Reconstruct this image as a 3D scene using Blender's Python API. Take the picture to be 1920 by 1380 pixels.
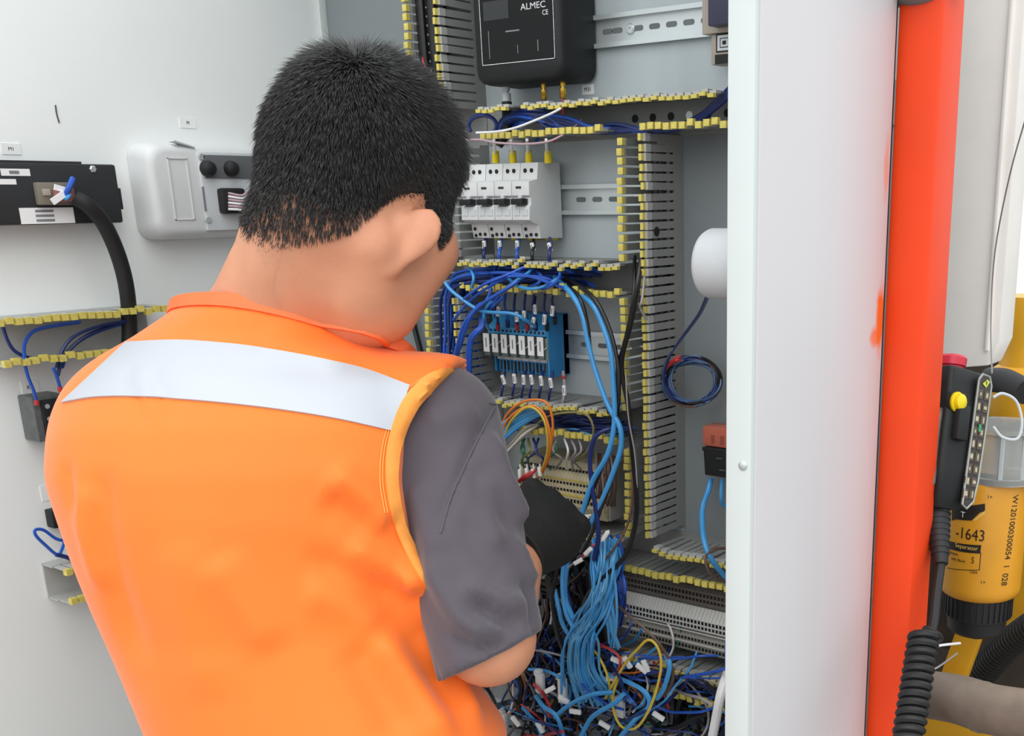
import bpy, bmesh, math, random
import numpy as np
from mathutils import Vector, Matrix
from mathutils.bvhtree import BVHTree
random.seed(7); RNG = np.random.default_rng(7)
for o in list(bpy.data.objects): bpy.data.objects.remove(o)
SC = bpy.context.scene; COL = SC.collection

# ---------------------------------------------------------------- camera (solved from the photograph's vanishing points)
FPX, PCX, PCY = 2102.97, 1243.77, 1028.7
YAW, PIT, ROL = .609866, .300756, -.012707
def _rot(ax, t):
    c, s = math.cos(t), math.sin(t)
    return np.array({0: [[1,0,0],[0,c,-s],[0,s,c]], 1: [[c,0,s],[0,1,0],[-s,0,c]], 2: [[c,-s,0],[s,c,0],[0,0,1]]}[ax], float)
CM = _rot(2, ROL) @ _rot(0, PIT) @ _rot(1, YAW) @ np.array([[1,0,0],[0,0,-1],[0,1,0.]])   # world -> camera (x right, y down, z away)
CP = np.array([0., -1.1237, 1.55])
def ray(px, py): return CM.T @ np.array([(px-PCX)/FPX, (py-PCY)/FPX, 1.])
def at(px, py, t): return CP + t*ray(px, py)
def onY(px, py, Y): r = ray(px, py); return CP + r*(Y-CP[1])/r[1]
def onX(px, py, X): r = ray(px, py); return CP + r*(X-CP[0])/r[0]
def cdir(x, y, z): return CM.T @ np.array([x, y, z], float)      # a direction given as right / down / away
cam = bpy.data.objects.new('camera', bpy.data.cameras.new('camera')); COL.objects.link(cam)
R3 = Matrix([list(CM[0]), list(-CM[1]), list(-CM[2])]).transposed()
cam.matrix_world = Matrix.Translation(CP) @ R3.to_4x4()
cam.data.sensor_fit = 'HORIZONTAL'; cam.data.sensor_width = 36; cam.data.lens = 36*FPX/1920
cam.data.shift_x = -(PCX-960)/1920; cam.data.shift_y = (PCY-690)/1920
cam.data.clip_start = .02; cam.data.clip_end = 100
SC.camera = cam

# ---------------------------------------------------------------- sky, sun, exposure
w = bpy.data.worlds.new('overcast'); SC.world = w; w.use_nodes = True
nt = w.node_tree; nt.nodes.clear()
out = nt.nodes.new('ShaderNodeOutputWorld'); bg = nt.nodes.new('ShaderNodeBackground')
tc = nt.nodes.new('ShaderNodeTexCoord'); sp = nt.nodes.new('ShaderNodeSeparateXYZ'); rp = nt.nodes.new('ShaderNodeValToRGB')
nt.links.new(tc.outputs['Generated'], sp.inputs[0]); nt.links.new(sp.outputs['Z'], rp.inputs[0])
rp.color_ramp.elements[0].position = 0.; rp.color_ramp.elements[0].color = (.86,.89,.90,1)
rp.color_ramp.elements[1].position = 1.0; rp.color_ramp.elements[1].color = (1.42,1.49,1.53,1)
nt.links.new(rp.outputs[0], bg.inputs[0]); bg.inputs[1].default_value = 1.02; nt.links.new(bg.outputs[0], out.inputs[0])
sun = bpy.data.objects.new('sun', bpy.data.lights.new('sun', 'SUN')); COL.objects.link(sun)
sun.data.energy = 1.5; sun.data.angle = math.radians(75); sun.data.color = (1,.97,.93)
sun.rotation_euler = Vector((-.26, .62, -.74)).to_track_quat('-Z', 'Y').to_euler()
SC.view_settings.view_transform = 'Standard'; SC.view_settings.look = 'None'
SC.view_settings.exposure = 0.22; SC.view_settings.gamma = 1; SC.view_settings.use_curve_mapping = False

# ---------------------------------------------------------------- materials
def srgb(r, g, b):
    return tuple(((c/255)/12.92 if c/255 <= .04045 else ((c/255+.055)/1.055)**2.4) for c in (r, g, b))
MATS = {}
def mat(name, rgb, rough=.5, metal=0., spec=.5, var=.08, vs=30., bump=0., bs=200., sheen=0., coat=0., trans=0., alpha=1., stretch=None, emit=None):
    if name in MATS: return MATS[name]
    m = bpy.data.materials.new(name); m.use_nodes = True; n = m.node_tree.nodes; l = m.node_tree.links
    b = n['Principled BSDF']; c = srgb(*rgb)
    b.inputs['Roughness'].default_value = rough; b.inputs['Metallic'].default_value = metal
    b.inputs['Specular IOR Level'].default_value = spec; b.inputs['Sheen Weight'].default_value = sheen
    b.inputs['Coat Weight'].default_value = coat; b.inputs['Transmission Weight'].default_value = trans; b.inputs['Alpha'].default_value = alpha
    b.inputs['Base Color'].default_value = (*c, 1)
    t = n.new('ShaderNodeTexCoord'); src = t.outputs['Object']
    if stretch:
        mp = n.new('ShaderNodeMapping'); mp.inputs['Scale'].default_value = stretch; l.new(src, mp.inputs[0]); src = mp.outputs[0]
    if var:
        nz = n.new('ShaderNodeTexNoise'); nz.inputs['Scale'].default_value = vs; nz.inputs['Detail'].default_value = 4; l.new(src, nz.inputs['Vector'])
        r = n.new('ShaderNodeValToRGB'); r.color_ramp.elements[0].position = .3; r.color_ramp.elements[1].position = .7
        r.color_ramp.elements[0].color = (*[x*(1-var) for x in c], 1); r.color_ramp.elements[1].color = (*[min(1, x*(1+var)) for x in c], 1)
        l.new(nz.outputs[0], r.inputs[0]); l.new(r.outputs[0], b.inputs['Base Color'])
    if bump:
        n2 = n.new('ShaderNodeTexNoise'); n2.inputs['Scale'].default_value = bs; n2.inputs['Detail'].default_value = 3; l.new(src, n2.inputs['Vector'])
        bp = n.new('ShaderNodeBump'); bp.inputs['Strength'].default_value = bump; bp.inputs['Distance'].default_value = .002
        l.new(n2.outputs[0], bp.inputs['Height']); l.new(bp.outputs[0], b.inputs['Normal'])
    MATS[name] = m; return m
BACKG = mat('mid grey steel', (128,136,139), .5, .05, var=.04, vs=5)  # back wall, a darker grey than the plate in front of it
PLATE = mat('galvanised plate', (172,182,186), .5, .15, var=.10, vs=14, stretch=(1,1,.25))
WHITE = mat('white powder coat', (238,243,242), .45, var=.015, vs=6)
WHITE2 = mat('white edge coat', (202,210,209), .4, var=.01)
ORANGE = mat('orange paint', (234,68,22), .5, spec=.35, var=.05, vs=9)
RUBBER = mat('black rubber', (22,22,24), .6)
BLACK = mat('black plastic', (26,29,31), .55, spec=.35, var=.12)
GLOSSBK = mat('gloss black panel', (10,12,14), .5, spec=.25, var=.05)
DUCT = mat('grey duct plastic', (134,137,135), .5, var=.06)
DUCTL = mat('light duct plastic', (172,174,172), .45, var=.05)
DUCTY = mat('yellow painted tip', (206,192,98), .5, var=.12, vs=200)
STEEL = mat('zinc steel', (196,204,206), .34, .55, var=.08, vs=20, stretch=(.2,1,1))
DARKHOLE = mat('dark hole', (14,15,16), .7, var=0)
PLWHITE = mat('white device plastic', (206,209,210), .4, var=.02)
PLGREY = mat('pale grey plastic', (196,202,205), .45, var=.04)
PAPER = mat('paper label', (238,240,240), .6, var=.02)
INK = mat('printed ink', (40,42,46), .6, var=0)
YEL = mat('yellow sleeve', (222,198,20), .45, var=.06)
GOLD = mat('brass', (214,170,70), .25, .9, var=.05)
RED = mat('red plastic', (196,38,60), .4, var=.06)
ECUBK = mat('black cast housing', (44,47,50), .5, var=.1)
CYAN = mat('blue module plastic', (46,138,202), .42, var=.06)
CYANL = mat('light blue module plastic', (66,158,216), .4, var=.06)
PCB = mat('green board', (94,132,112), .5, var=.2, vs=120)
CLEAR = mat('clear plastic', (205,208,205), .15, trans=.55, var=0)
TERM = mat('grey terminal plastic', (158,156,148), .5, var=.08, vs=80)
TERMD = mat('dark terminal plastic', (104,98,92), .55, var=.1, vs=80)
TERML = mat('light terminal plastic', (206,208,204), .45, var=.05, vs=80)
BEIGE = mat('beige plastic', (160,152,140), .5, var=.08)
ENGY = mat('engine yellow paint', (214,158,34), .4, var=.12, vs=12)
FILY = mat('filter yellow paint', (212,148,34), .35, var=.05)
ENGD = mat('oily dark metal', (52,42,34), .6, var=.35, vs=25)
PIPE = mat('dusty grey pipe', (124,110,98), .7, var=.2, vs=25, bump=.2, bs=40)
GREYM = mat('grey paint', (108,116,116), .45, var=.05)
CREAM = mat('weathered white panel', (238,235,230), .5, var=.05, vs=9)
RELAY = mat('translucent orange relay', (190,104,84), .35, trans=.2, var=.1)
CONCRETE = mat('concrete ground', (140,136,130), .8, var=.15, vs=4, bump=.2, bs=30)
WC = {'db': (24,42,104), 'mb': (34,84,182), 'lb': (62,150,214), 'sb': (92,160,204), 'bk': (20,20,22), 'yl': (206,180,56), 'or': (226,124,40), 'rd': (178,48,52), 'gy': (150,146,146), 'br': (96,72,62), 'wh': (226,226,228), 'gn': (44,110,78), 'ol': (132,128,76), 'pk': (176,150,160), 'sl': (66,92,128)}
WN = {'db': 'dark blue', 'mb': 'blue', 'lb': 'light blue', 'sb': 'pale blue', 'bk': 'black', 'yl': 'yellow', 'or': 'orange', 'rd': 'red', 'gy': 'grey', 'br': 'brown', 'wh': 'white', 'gn': 'green', 'ol': 'olive', 'pk': 'pinkish', 'sl': 'slate blue'}
def WM(c): return mat(WN[c]+' wire', WC[c], .38, var=.06)

# ---------------------------------------------------------------- mesh builder
class MB:
    def __init__(s): s.v = []; s.f = []; s.m = []; s.bev = 0
    def add(s, vs, fs, mi=0):
        o = len(s.v); s.v += [tuple(map(float, p)) for p in vs]; s.f += [tuple(i+o for i in f) for f in fs]; s.m += [mi]*len(fs); return s
    def hexa(s, p, mi=0):      # eight corners: bottom loop then top loop
        return s.add(p, [(3,2,1,0),(4,5,6,7),(0,1,5,4),(1,2,6,5),(2,3,7,6),(3,0,4,7)], mi)
    def box(s, a, b, mi=0):
        (x0,y0,z0),(x1,y1,z1) = np.minimum(a,b), np.maximum(a,b)
        return s.hexa([(x0,y0,z0),(x1,y0,z0),(x1,y1,z0),(x0,y1,z0),(x0,y0,z1),(x1,y0,z1),(x1,y1,z1),(x0,y1,z1)], mi)
    def obox(s, c, ax, h, mi=0):
        c = np.array(c, float); X,Y,Z = [np.array(a, float)*k for a,k in zip(ax, h)]
        return s.hexa([c-X-Y-Z, c+X-Y-Z, c+X+Y-Z, c-X+Y-Z, c-X-Y+Z, c+X-Y+Z, c+X+Y+Z, c-X+Y+Z], mi)
    def prism(s, poly, to3, d0, d1, mi=0):     # poly in 2D, to3(u,v,d) -> point
        n = len(poly); vs = [to3(u,v,d0) for u,v in poly]+[to3(u,v,d1) for u,v in poly]
        s.add(vs, [tuple(range(n))[::-1], tuple(range(n,2*n))]+[(i,(i+1)%n,n+(i+1)%n,n+i) for i in range(n)], mi); return s
    def loft(s, rings, mi=0, caps=True):
        n = len(rings[0]); vs = [p for r in rings for p in r]; fs = []
        for k in range(len(rings)-1):
            for i in range(n): fs.append((k*n+i, k*n+(i+1)%n, (k+1)*n+(i+1)%n, (k+1)*n+i))
        if caps: fs += [tuple(range(n))[::-1], tuple(range((len(rings)-1)*n, len(rings)*n))]
        return s.add(vs, fs, mi)
    def lathe(s, a, d, prof, n=24, mi=0):      # prof: (distance along d, radius)
        a = np.array(a, float); d = np.array(d, float); d /= np.linalg.norm(d)
        u = np.cross(d, (0,0,1) if abs(d[2]) < .9 else (1,0,0)); u /= np.linalg.norm(u); v = np.cross(d, u)
        return s.loft([[a+d*h+(u*math.cos(2*math.pi*i/n)+v*math.sin(2*math.pi*i/n))*max(r,1e-5) for i in range(n)] for h,r in prof], mi)
    def cyl(s, a, b, r, n=16, mi=0, r2=None):
        a, b = np.array(a, float), np.array(b, float); L = np.linalg.norm(b-a)
        return s.lathe(a, b-a, [(0,r),(L,r if r2 is None else r2)], n, mi)
    def tube(s, pts, r, n=6, mi=0, sub=5, taper=None):
        p = catmull(pts, sub) if sub > 1 else np.array(pts, float)
        T = np.gradient(p, axis=0); T /= np.linalg.norm(T, axis=1)[:,None]+1e-12
        u = np.cross(T[0], (.31,.53,.79)); u /= np.linalg.norm(u); rings = []
        for i in range(len(p)):
            u = u-T[i]*np.dot(u,T[i]); u /= np.linalg.norm(u)+1e-12; v = np.cross(T[i], u)
            rr = r if taper is None else np.interp(i/(len(p)-1), np.linspace(0,1,len(taper)), taper)
            rings.append([p[i]+(u*math.cos(2*math.pi*k/n)+v*math.sin(2*math.pi*k/n))*rr for k in range(n)])
        return s.loft(rings, mi)
    def mesh(s, name, mats, smooth=35):
        me = bpy.data.meshes.new(name); me.from_pydata(s.v, [], s.f); 
        for m in (mats if isinstance(mats, (list, tuple)) else [mats]): me.materials.append(m)
        me.polygons.foreach_set('material_index', s.m)
        bm = bmesh.new(); bm.from_mesh(me); bmesh.ops.recalc_face_normals(bm, faces=bm.faces)
        if s.bev:
            es = [e for e in bm.edges if len(e.link_faces) == 2 and e.calc_face_angle(0) > math.radians(40)]
            bmesh.ops.bevel(bm, geom=es, offset=s.bev, segments=2, profile=.6, affect='EDGES', clamp_overlap=True)
        bm.to_mesh(me); bm.free()
        if smooth:
            me.polygons.foreach_set('use_smooth', [True]*len(me.polygons)); me.set_sharp_from_angle(angle=math.radians(smooth))
        me.update(); return me
    def build(s, name, mats, parent=None, smooth=35, bev=0):
        s.bev = bev; return link(name, s.mesh(name, mats, smooth), parent)
def catmull(pts, sub=5):
    p = np.array([np.array(q, float) for q in pts]); 
    if len(p) == 2: return np.array([p[0]+(p[1]-p[0])*t for t in np.linspace(0,1,sub+1)])
    p = np.vstack([2*p[0]-p[1], p, 2*p[-1]-p[-2]]); out = []
    for i in range(1, len(p)-2):
        for t in np.arange(sub)/sub:
            a,b,c,d = p[i-1:i+3]; out.append(.5*(2*b+(c-a)*t+(2*a-5*b+4*c-d)*t*t+(3*b-a-3*c+d)*t**3))
    out.append(p[-2]); return np.array(out)
def link(name, me, parent=None):
    o = bpy.data.objects.new(name, me); COL.objects.link(o)
    if parent is not None:
        o.parent = parent; o.matrix_parent_inverse = Matrix.Translation(-Vector(parent.location))
    return o
def tag(o, label=None, cat=None, group=None, kind=None):
    for k, v in (('label',label),('category',cat),('group',group),('kind',kind)):
        if v: o[k] = v
    return o
def empty(name, loc, label=None, cat=None, group=None, kind=None):
    o = bpy.data.objects.new(name, None); o.empty_display_size = .02; o.location = [float(v) for v in loc]; COL.objects.link(o)
    return tag(o, label, cat, group, kind)
def struct(o): o['kind'] = 'structure'; return o
def textmesh(txt, size, frame, mats, name='lettering', parent=None, depth=.0003, wrap=None, align='CENTER', sx=1.0):
    cu = bpy.data.curves.new(name, 'FONT'); cu.body = txt; cu.size = size; cu.extrude = depth/2; cu.align_x = align; cu.align_y = 'CENTER'; cu.resolution_u = 3
    ob = bpy.data.objects.new(name, cu); COL.objects.link(ob)
    dg = bpy.context.evaluated_depsgraph_get(); dg.update()
    me = bpy.data.meshes.new_from_object(ob.evaluated_get(dg)); bpy.data.objects.remove(ob)
    o, ux, uy, uz = [np.array(a, float) for a in frame]
    for v in me.vertices:
        x, y, z = v.co; x *= sx
        v.co = wrap(x, y, z) if wrap else o+ux*x+uy*y+uz*z
    me.materials.clear(); me.materials.append(mats)
    return link(name, me, parent)
# ---------------------------------------------------------------- the setting
XW = -1.342                                         # left wall plane
struct(MB().box((-.2-6,-6,-.1),(6,6,0)).build('floor', CONCRETE))
struct(MB().box((XW-.01,0,.55),(-.46,.02,2.02)).build('wall_back', BACKG))
struct(MB().prism([(-1.118,.60),(-.752,.60),(-.752,1.635),(-.48,1.635),(-.48,2.0),(-1.118,2.0)], lambda x,z,d:(x,d,z), .001, -.0012).build('trim_5', PLATE))
struct(MB().box((XW-.03,-1.0,.50),(XW,.02,2.04)).build('wall_left', WHITE, bev=.003))
# smears of orange paint on the white outer side belong to its surface
def smear_mat():
    m = mat('white side with paint smears', (205,203,206), .4, var=.012, vs=6); n = m.node_tree.nodes; l = m.node_tree.links; b = n['Principled BSDF']
    src = b.inputs['Base Color'].links[0].from_socket; tcn = n.new('ShaderNodeTexCoord'); nz = n.new('ShaderNodeTexNoise'); nz.inputs['Scale'].default_value = 60
    l.new(tcn.outputs['Object'], nz.inputs['Vector']); last = src
    for c, rad, st in ((onX(1650,600,-.45),(.011,.034),1.), (onX(1662,318,-.45),(.006,.03),.45), (onX(1640,632,-.45),(.010,.012),.8), (onX(1642,980,-.45),(.004,.05),.5), (onX(1632,1180,-.45),(.004,.07),.4)):
        mp = n.new('ShaderNodeMapping'); mp.inputs['Location'].default_value = (-c[0]*0, -c[1]/rad[0], -c[2]/rad[1]); mp.inputs['Scale'].default_value = (0, 1/rad[0], 1/rad[1])
        l.new(tcn.outputs['Object'], mp.inputs[0]); ln = n.new('ShaderNodeVectorMath'); ln.operation = 'LENGTH'; l.new(mp.outputs[0], ln.inputs[0])
        ad = n.new('ShaderNodeMath'); ad.operation = 'ADD'; l.new(ln.outputs['Value'], ad.inputs[0])
        sc = n.new('ShaderNodeMath'); sc.operation = 'MULTIPLY_ADD'; l.new(nz.outputs[0], sc.inputs[0]); sc.inputs[1].default_value = .9; sc.inputs[2].default_value = -.45; l.new(sc.outputs[0], ad.inputs[1])
        mr = n.new('ShaderNodeMapRange'); mr.inputs['From Min'].default_value = .55; mr.inputs['From Max'].default_value = 1.15; mr.inputs['To Min'].default_value = st; mr.inputs['To Max'].default_value = 0; l.new(ad.outputs[0], mr.inputs['Value'])
        mx = n.new('ShaderNodeMix'); mx.data_type = 'RGBA'; l.new(mr.outputs[0], mx.inputs[0]); l.new(last, mx.inputs[6]); mx.inputs[7].default_value = (*srgb(240,112,40),1); last = mx.outputs[2]
    l.new(last, b.inputs['Base Color']); return m
struct(MB().box((-.475,-.346,.50),(-.45,-.107,2.04)).build('wall_right', smear_mat(), bev=.001))
lip = MB().box((-.4755,-.352,.50),(-.4515,-.345,2.04)).build('trim_1', WHITE2, bev=.002); struct(lip)
sc = onY(1393,873,-.352)
MB().lathe((sc[0],-.3515,sc[2]), (0,-1,0), [(0,.0044),(.0012,.004),(.0022,.0022),(.0022,.0)], 16).build('screw', STEEL, lip)
struct(MB().box((XW-.03,-.16,2.04),(-.45,.02,2.06)).build('ceiling', WHITE))
struct(MB().box((XW,-.30,.80),(-.476,0,.82)).build('trim_2', PLATE))                       # the cabinet's bottom shelf
struct(MB().box((-.474,-.105,.5),(-.4525,-.0995,2.04)).build('trim_3', RUBBER))             # black strip added to darken the gap beside the orange post
# narrow bright return where the left wall meets the back plate
struct(MB().box((XW,-.012,.55),(XW+.006,0,2.02)).build('trim_4', WHITE2, bev=.001))

# ---------------------------------------------------------------- slotted cable ducts
PITCH = .0102; FRONT = -.078
def finger_mesh(axis, hook):
    """one tooth: neck, shank, pale bead, yellow hooked tip. axis = run of the duct, hook = side the tip bends to"""
    b = MB(); t = .0009
    def P(a, n, y): return (a, y, n) if axis == 'X' else (n, y, a)
    def bx(a, n0, n1, y0, y1, mi): b.box(P(-a, min(n0,n1), y0), P(a, max(n0,n1), y1), mi)
    bx(.0039, -t, t, -.018, -.066, 0); bx(.0041, -t*1.7, t*1.7, -.064, -.0735, 1); bx(.0037, -t*1.7, hook*.0054, -.0725, FRONT, 2)
    return b.mesh('finger', [DUCT, DUCTL, DUCTY], 0)
FM = {(a,h): finger_mesh(a,h) for a in 'XZ' for h in (1,-1)}
def duct(label, axis, base, walls, holes=(), tilt=.012, skip=(), mirror=None, group=None):
    """base = (a0,a1,n0,n1); walls = [(n, hook, [(a0,a1)...])]; a runs along the duct, n across"""
    a0,a1,n0,n1 = base
    def P(a, n, y): return (a, y, n) if axis == 'X' else (n, y, a)
    root = empty('cable_duct', P((a0+a1)/2,(n0+n1)/2,0), label, 'cable duct', group)
    MB().box(P(a0,n0,-.0003), P(a1,n1,-.003)).build('base', DUCT, root)
    for a, r in holes:
        c = P(a,(n0+n1)/2,-.0029); d = (r,0,0) if axis == 'X' else (0,0,r)
        MB().lathe(c, (0,-1,0), [(0,.0045),(.0006,.0045),(.0006,.0)], 14).build('hole', DARKHOLE if r else STEEL, root)
    for n, hook, runs in walls:
        for r0, r1 in runs:
            MB().box(P(r0,n-.0009,-.0025), P(r1,n+.0009,-.0185)).build('side_rail', DUCT, root)
            k = 0; a = r0+.004
            while a < r1-.003:
                if not any(s0 < a < s1 and abs(n-sn) < .004 for s0,s1,sn in skip):
                    o = bpy.data.objects.new('finger', FM[axis,hook]); COL.objects.link(o); o.parent = root; o.matrix_parent_inverse = Matrix.Translation(-root.location)
                    o.location = P(a, n, 0); j = random.gauss(0, tilt)
                    o.rotation_euler = (random.gauss(0,tilt*.5), 0, j) if axis == 'Z' else (random.gauss(0,tilt), 0, 0)
                a += PITCH
    return root
duct('tall grey slotted duct with yellow tips down the left of the back plate', 'Z', (.84,1.99,-1.106,-1.048),
     [(-1.105,1,[(1.30,1.50),(1.66,1.87)]), (-1.049,-1,[(1.165,1.268),(1.315,1.442),(1.486,1.62),(1.662,1.87)])])
D2 = duct('upper horizontal grey duct under the black controller', 'X', (-1.046,-.48,1.620,1.662),
     [(1.6575,-1,[(-.995,-.66)]), (1.6245,1,[(-.990,-.64)])], holes=[(-.74,0),(-.79,.001),(-.765,.001),(-.715,.001),(-.69,.001),(-.665,.001),(-.815,.001)], skip=[(-.945,-.925,1.6575),(-.805,-.76,1.6245)])
duct('horizontal grey duct full of blue wires below the circuit breakers', 'X', (-1.046,-.754,1.445,1.484),
     [(1.4815,-1,[(-1.042,-.790)]), (1.4475,1,[(-1.040,-.785)])], tilt=.026)
duct('horizontal grey duct below the blue relay module', 'X', (-1.046,-.754,1.272,1.313),
     [(1.3105,-1,[(-1.03,-.796)]), (1.2745,1,[(-1.0,-.79)])], tilt=.02)
duct('lower horizontal grey duct above the long terminal strips', 'X', (-1.046,-.48,1.114,1.153),
     [(1.150,-1,[(-.93,-.796),(-.748,-.60)]), (1.1175,1,[(-.84,-.60)])])
duct('bottom horizontal grey duct under the terminal strips', 'X', (-1.0,-.48,.962,1.004), [(1.001,-1,[(-.80,-.60)]), (.965,1,[(-.76,-.60)])], tilt=.02)
duct('tall grey slotted duct with yellow tips right of the breakers', 'Z', (1.158,1.620,-.7905,-.7505),
     [(-.7855,1,[(1.486,1.618),(1.315,1.446),(1.160,1.272)]), (-.7515,-1,[(1.163,1.620)])])
MB().lathe((-.7512,-.055,1.517), (1,0,0), [(0,.0035),(.001,.0055),(.001,.0)], 16).build('grommet', DARKHOLE, bpy.data.objects['cable_duct.006'])

# ---------------------------------------------------------------- DIN rails
def din_rail(label, x0, x1, z, holes):
    r = empty('din_rail', ((x0+x1)/2, 0, z), label, 'rail', 'steel rails on the back plate')
    b = MB(); prof = [(-.0175,-.0075),(-.0175,-.0085),(-.0125,-.0085),(-.0125,-.0015),(.0125,-.0015),(.0125,-.0085),(.0175,-.0085),(.0175,-.0075),(.0135,-.0075),(.0135,-.0003),(-.0135,-.0003),(-.0135,-.0075)]
    b.prism([(y,zz) for zz,y in prof], lambda y,zz,d: (d,y,z+zz), x0, x1); b.build('profile', STEEL, r)
    for hx in holes:
        m = MB(); pts = [(hx+math.copysign(.0045,math.cos(a))+.003*math.cos(a), z+.003*math.sin(a)) for a in [math.pi*2*(k+.5)/16 for k in range(16)]]
        m.prism(pts, lambda u,v,d: (u,d,v), -.0014, -.0017); m.build('slot', mat('slot shade', (96,102,104), .5), r)
    return r
rt = din_rail('zinc mounting rail with slots right of the black controller', -.90, -.60, 1.7365, [-.853,-.833-.006,-.81,-.787,-.764,-.741,-.718])
for x in (-.820,-.715): MB().lathe((x,-.0015,1.7365),(0,-1,0),[(0,.006),(.001,.006),(.0025,.0045),(.0025,.0018),(.0012,.0016)],18).build('screw', STEEL, rt)
din_rail('zinc mounting rail behind the white circuit breakers', -1.04, -.792, 1.5525, [-.90,-.875,-.85,-.825])
din_rail('zinc mounting rail behind the blue relay module', -1.04, -.792, 1.377, [-.90,-.873,-.845,-.82])

# ---------------------------------------------------------------- circuit breakers
def breaker(x0, x1, label, group):
    r = empty('circuit_breaker', ((x0+x1)/2, -.003, 1.5525), label, 'breaker', group); g = .0004
    prof = [(-.009,1.5074),(-.0505,1.5080),(-.0535,1.5245),(-.0625,1.5265),(-.0698,1.5300),(-.0690,1.5455),(-.0655,1.5475),(-.0655,1.5560),(-.0685,1.5580),(-.0680,1.5740),(-.0530,1.5765),(-.0500,1.5955),(-.0095,1.5970)]
    MB().prism(prof, lambda y,z,d: (d,y,z), x0+g, x1-g).build('body', PLWHITE, r, bev=.0007)
    w = x1-x0
    # toggle, window strip, terminal screws
    b = MB(); b.box((x0+w*.14,-.065,1.5475),(x0+w*.80,-.0755,1.5545)); b.build('toggle', BLACK, r, bev=.0008)
    MB().box((x0+w*.42,-.0655,1.555),(x0+w*.62,-.071,1.5585)).build('toggle_stop', PLGREY, r)
    for u in (.10,.56):
        MB().box((x0+w*u,-.0692,1.535),(x0+w*(u+.34),-.0702,1.5425)).build('marker_window', PLGREY, r)
    MB().box((x0+w*.25,-.0684,1.566),(x0+w*.55,-.0687,1.5685)).build('printed_mark', INK, r)
    for u in (.30,.66): MB().lathe((x0+w*u,-.0515,1.5865),(0,-1,0),[(0,.0026),(.0008,.0026),(.0008,0)],12).build('screw_hole', DARKHOLE, r)
    for u, z in ((.22,1.519),(.48,1.5125),(.78,1.5125),(.22,1.511)): MB().lathe((x0+w*u,-.0518 if z<1.515 else -.053,z),(0,-1,0),[(0,.0021),(.0009,.0021),(.0009,0)],12).build('screw_hole', DARKHOLE, r)
    MB().box((x0+w*.3,-.006,1.5045),(x0+w*.62,-.02,1.5078)).build('rail_clip', YEL, r)
    return r
bw = .1125/4
for i, lb in enumerate(('leftmost white circuit breaker, partly behind the man\'s hair', 'second white circuit breaker from the left', 'third white circuit breaker from the left', 'rightmost white circuit breaker with its bare grey side showing')):
    breaker(-1.0370+i*bw, -1.0370+(i+1)*bw, lb, 'white circuit breakers on the rail')

# ---------------------------------------------------------------- blue relay module
rm = empty('relay_module', (-.975,-.003,1.377), 'blue interface module with plug-in relays and white tags', 'relay module')
xa, xb = -1.032, -.927
MB().box((xa,-.002,1.339),(xb,-.012,1.415)).build('backing', CYAN, rm)
MB().box((xb-.0035,-.002,1.3375),(xb,-.042,1.4155)).build('end_plate', CYAN, rm, bev=.001); MB().box((xa,-.002,1.3375),(xa+.003,-.030,1.4155)).build('end_plate', CYAN, rm, bev=.001)
MB().prism([(-.010,1.3885),(-.0415,1.3885),(-.0415,1.3975),(-.032,1.4030),(-.022,1.4145),(-.010,1.4145)], lambda y,z,d:(d,y,z), xa+.002, xb-.004).build('upper_terminal_block', CYANL, rm, bev=.0006)
MB().prism([(-.010,1.338),(-.030,1.338),(-.034,1.3405),(-.034,1.3555),(-.028,1.3585),(-.010,1.3585)], lambda y,z,d:(d,y,z), xa+.012, xb-.0036).build('lower_terminal_block', CYAN, rm, bev=.0006)
MB().box((xa+.012,-.030,1.3555),(xb-.0036,-.0365,1.3605)).build('clear_strip', PLGREY, rm)
MB().box((xa+.003,-.012,1.358),(xb-.003,-.015,1.389)).build('circuit_board', PCB, rm)
hb = [MB().lathe((xa+.008+i*.0068,-.0414,1.3930),(0,-1,0),[(0,.0016),(.0006,.0016),(.0006,0)],10).mesh('wire_hole', DARKHOLE) for i in range(14)]
for h in hb: link('wire_hole', h, rm)
for i in range(14): MB().box((xa+.0145+i*.0062,-.0338,1.3415),(xa+.0185+i*.0062,-.0345,1.3535)).build('clamp_slot', DARKHOLE if i%3 else INK, rm)
for i in range(13): MB().box((xa+.0192+i*.0062,-.0338,1.3390),(xa+.0200+i*.0062,-.0352,1.3555)).build('divider', CYANL, rm)
for i in range(7):
    x = -1.0275+i*.0153
    rl = tag(empty('plug_in_relay', (x,-.015,1.372), 'white-tagged plug-in relay, number %s from the left in the blue module' % ('one','two','three','four','five','six','seven')[i], 'relay', 'plug-in relays of the blue module'))
    MB().box((x-.0045,-.0152,1.3605),(x+.0050,-.048,1.3875)).build('case', mat('smoked relay case',(92,104,104),.2,var=.1), rl, bev=.0006)
    MB().box((x-.0050,-.048,1.3655),(x+.0052,-.0486,1.3890)).build('paper_tag', PAPER, rl)
    MB().box((x-.0009,-.0486,1.3715),(x+.0009,-.0489,1.3835)).build('printed_code', mat('faint print',(128,132,136)), rl)
    MB().obox((x+.006,-.047,1.374+.004*(i%2)), [(.8,0,.6),(0,1,0),(-.6,0,.8)], (.005,.0005,.0005)).build('retaining_spring', STEEL, rl)
MB().box((-.9275+.0,-.015,1.3605),(-.9385,-.044,1.387)).build('spare_socket', mat('pale green socket',(128,152,140),.4,var=.2,vs=150), rm, bev=.0005)

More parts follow.
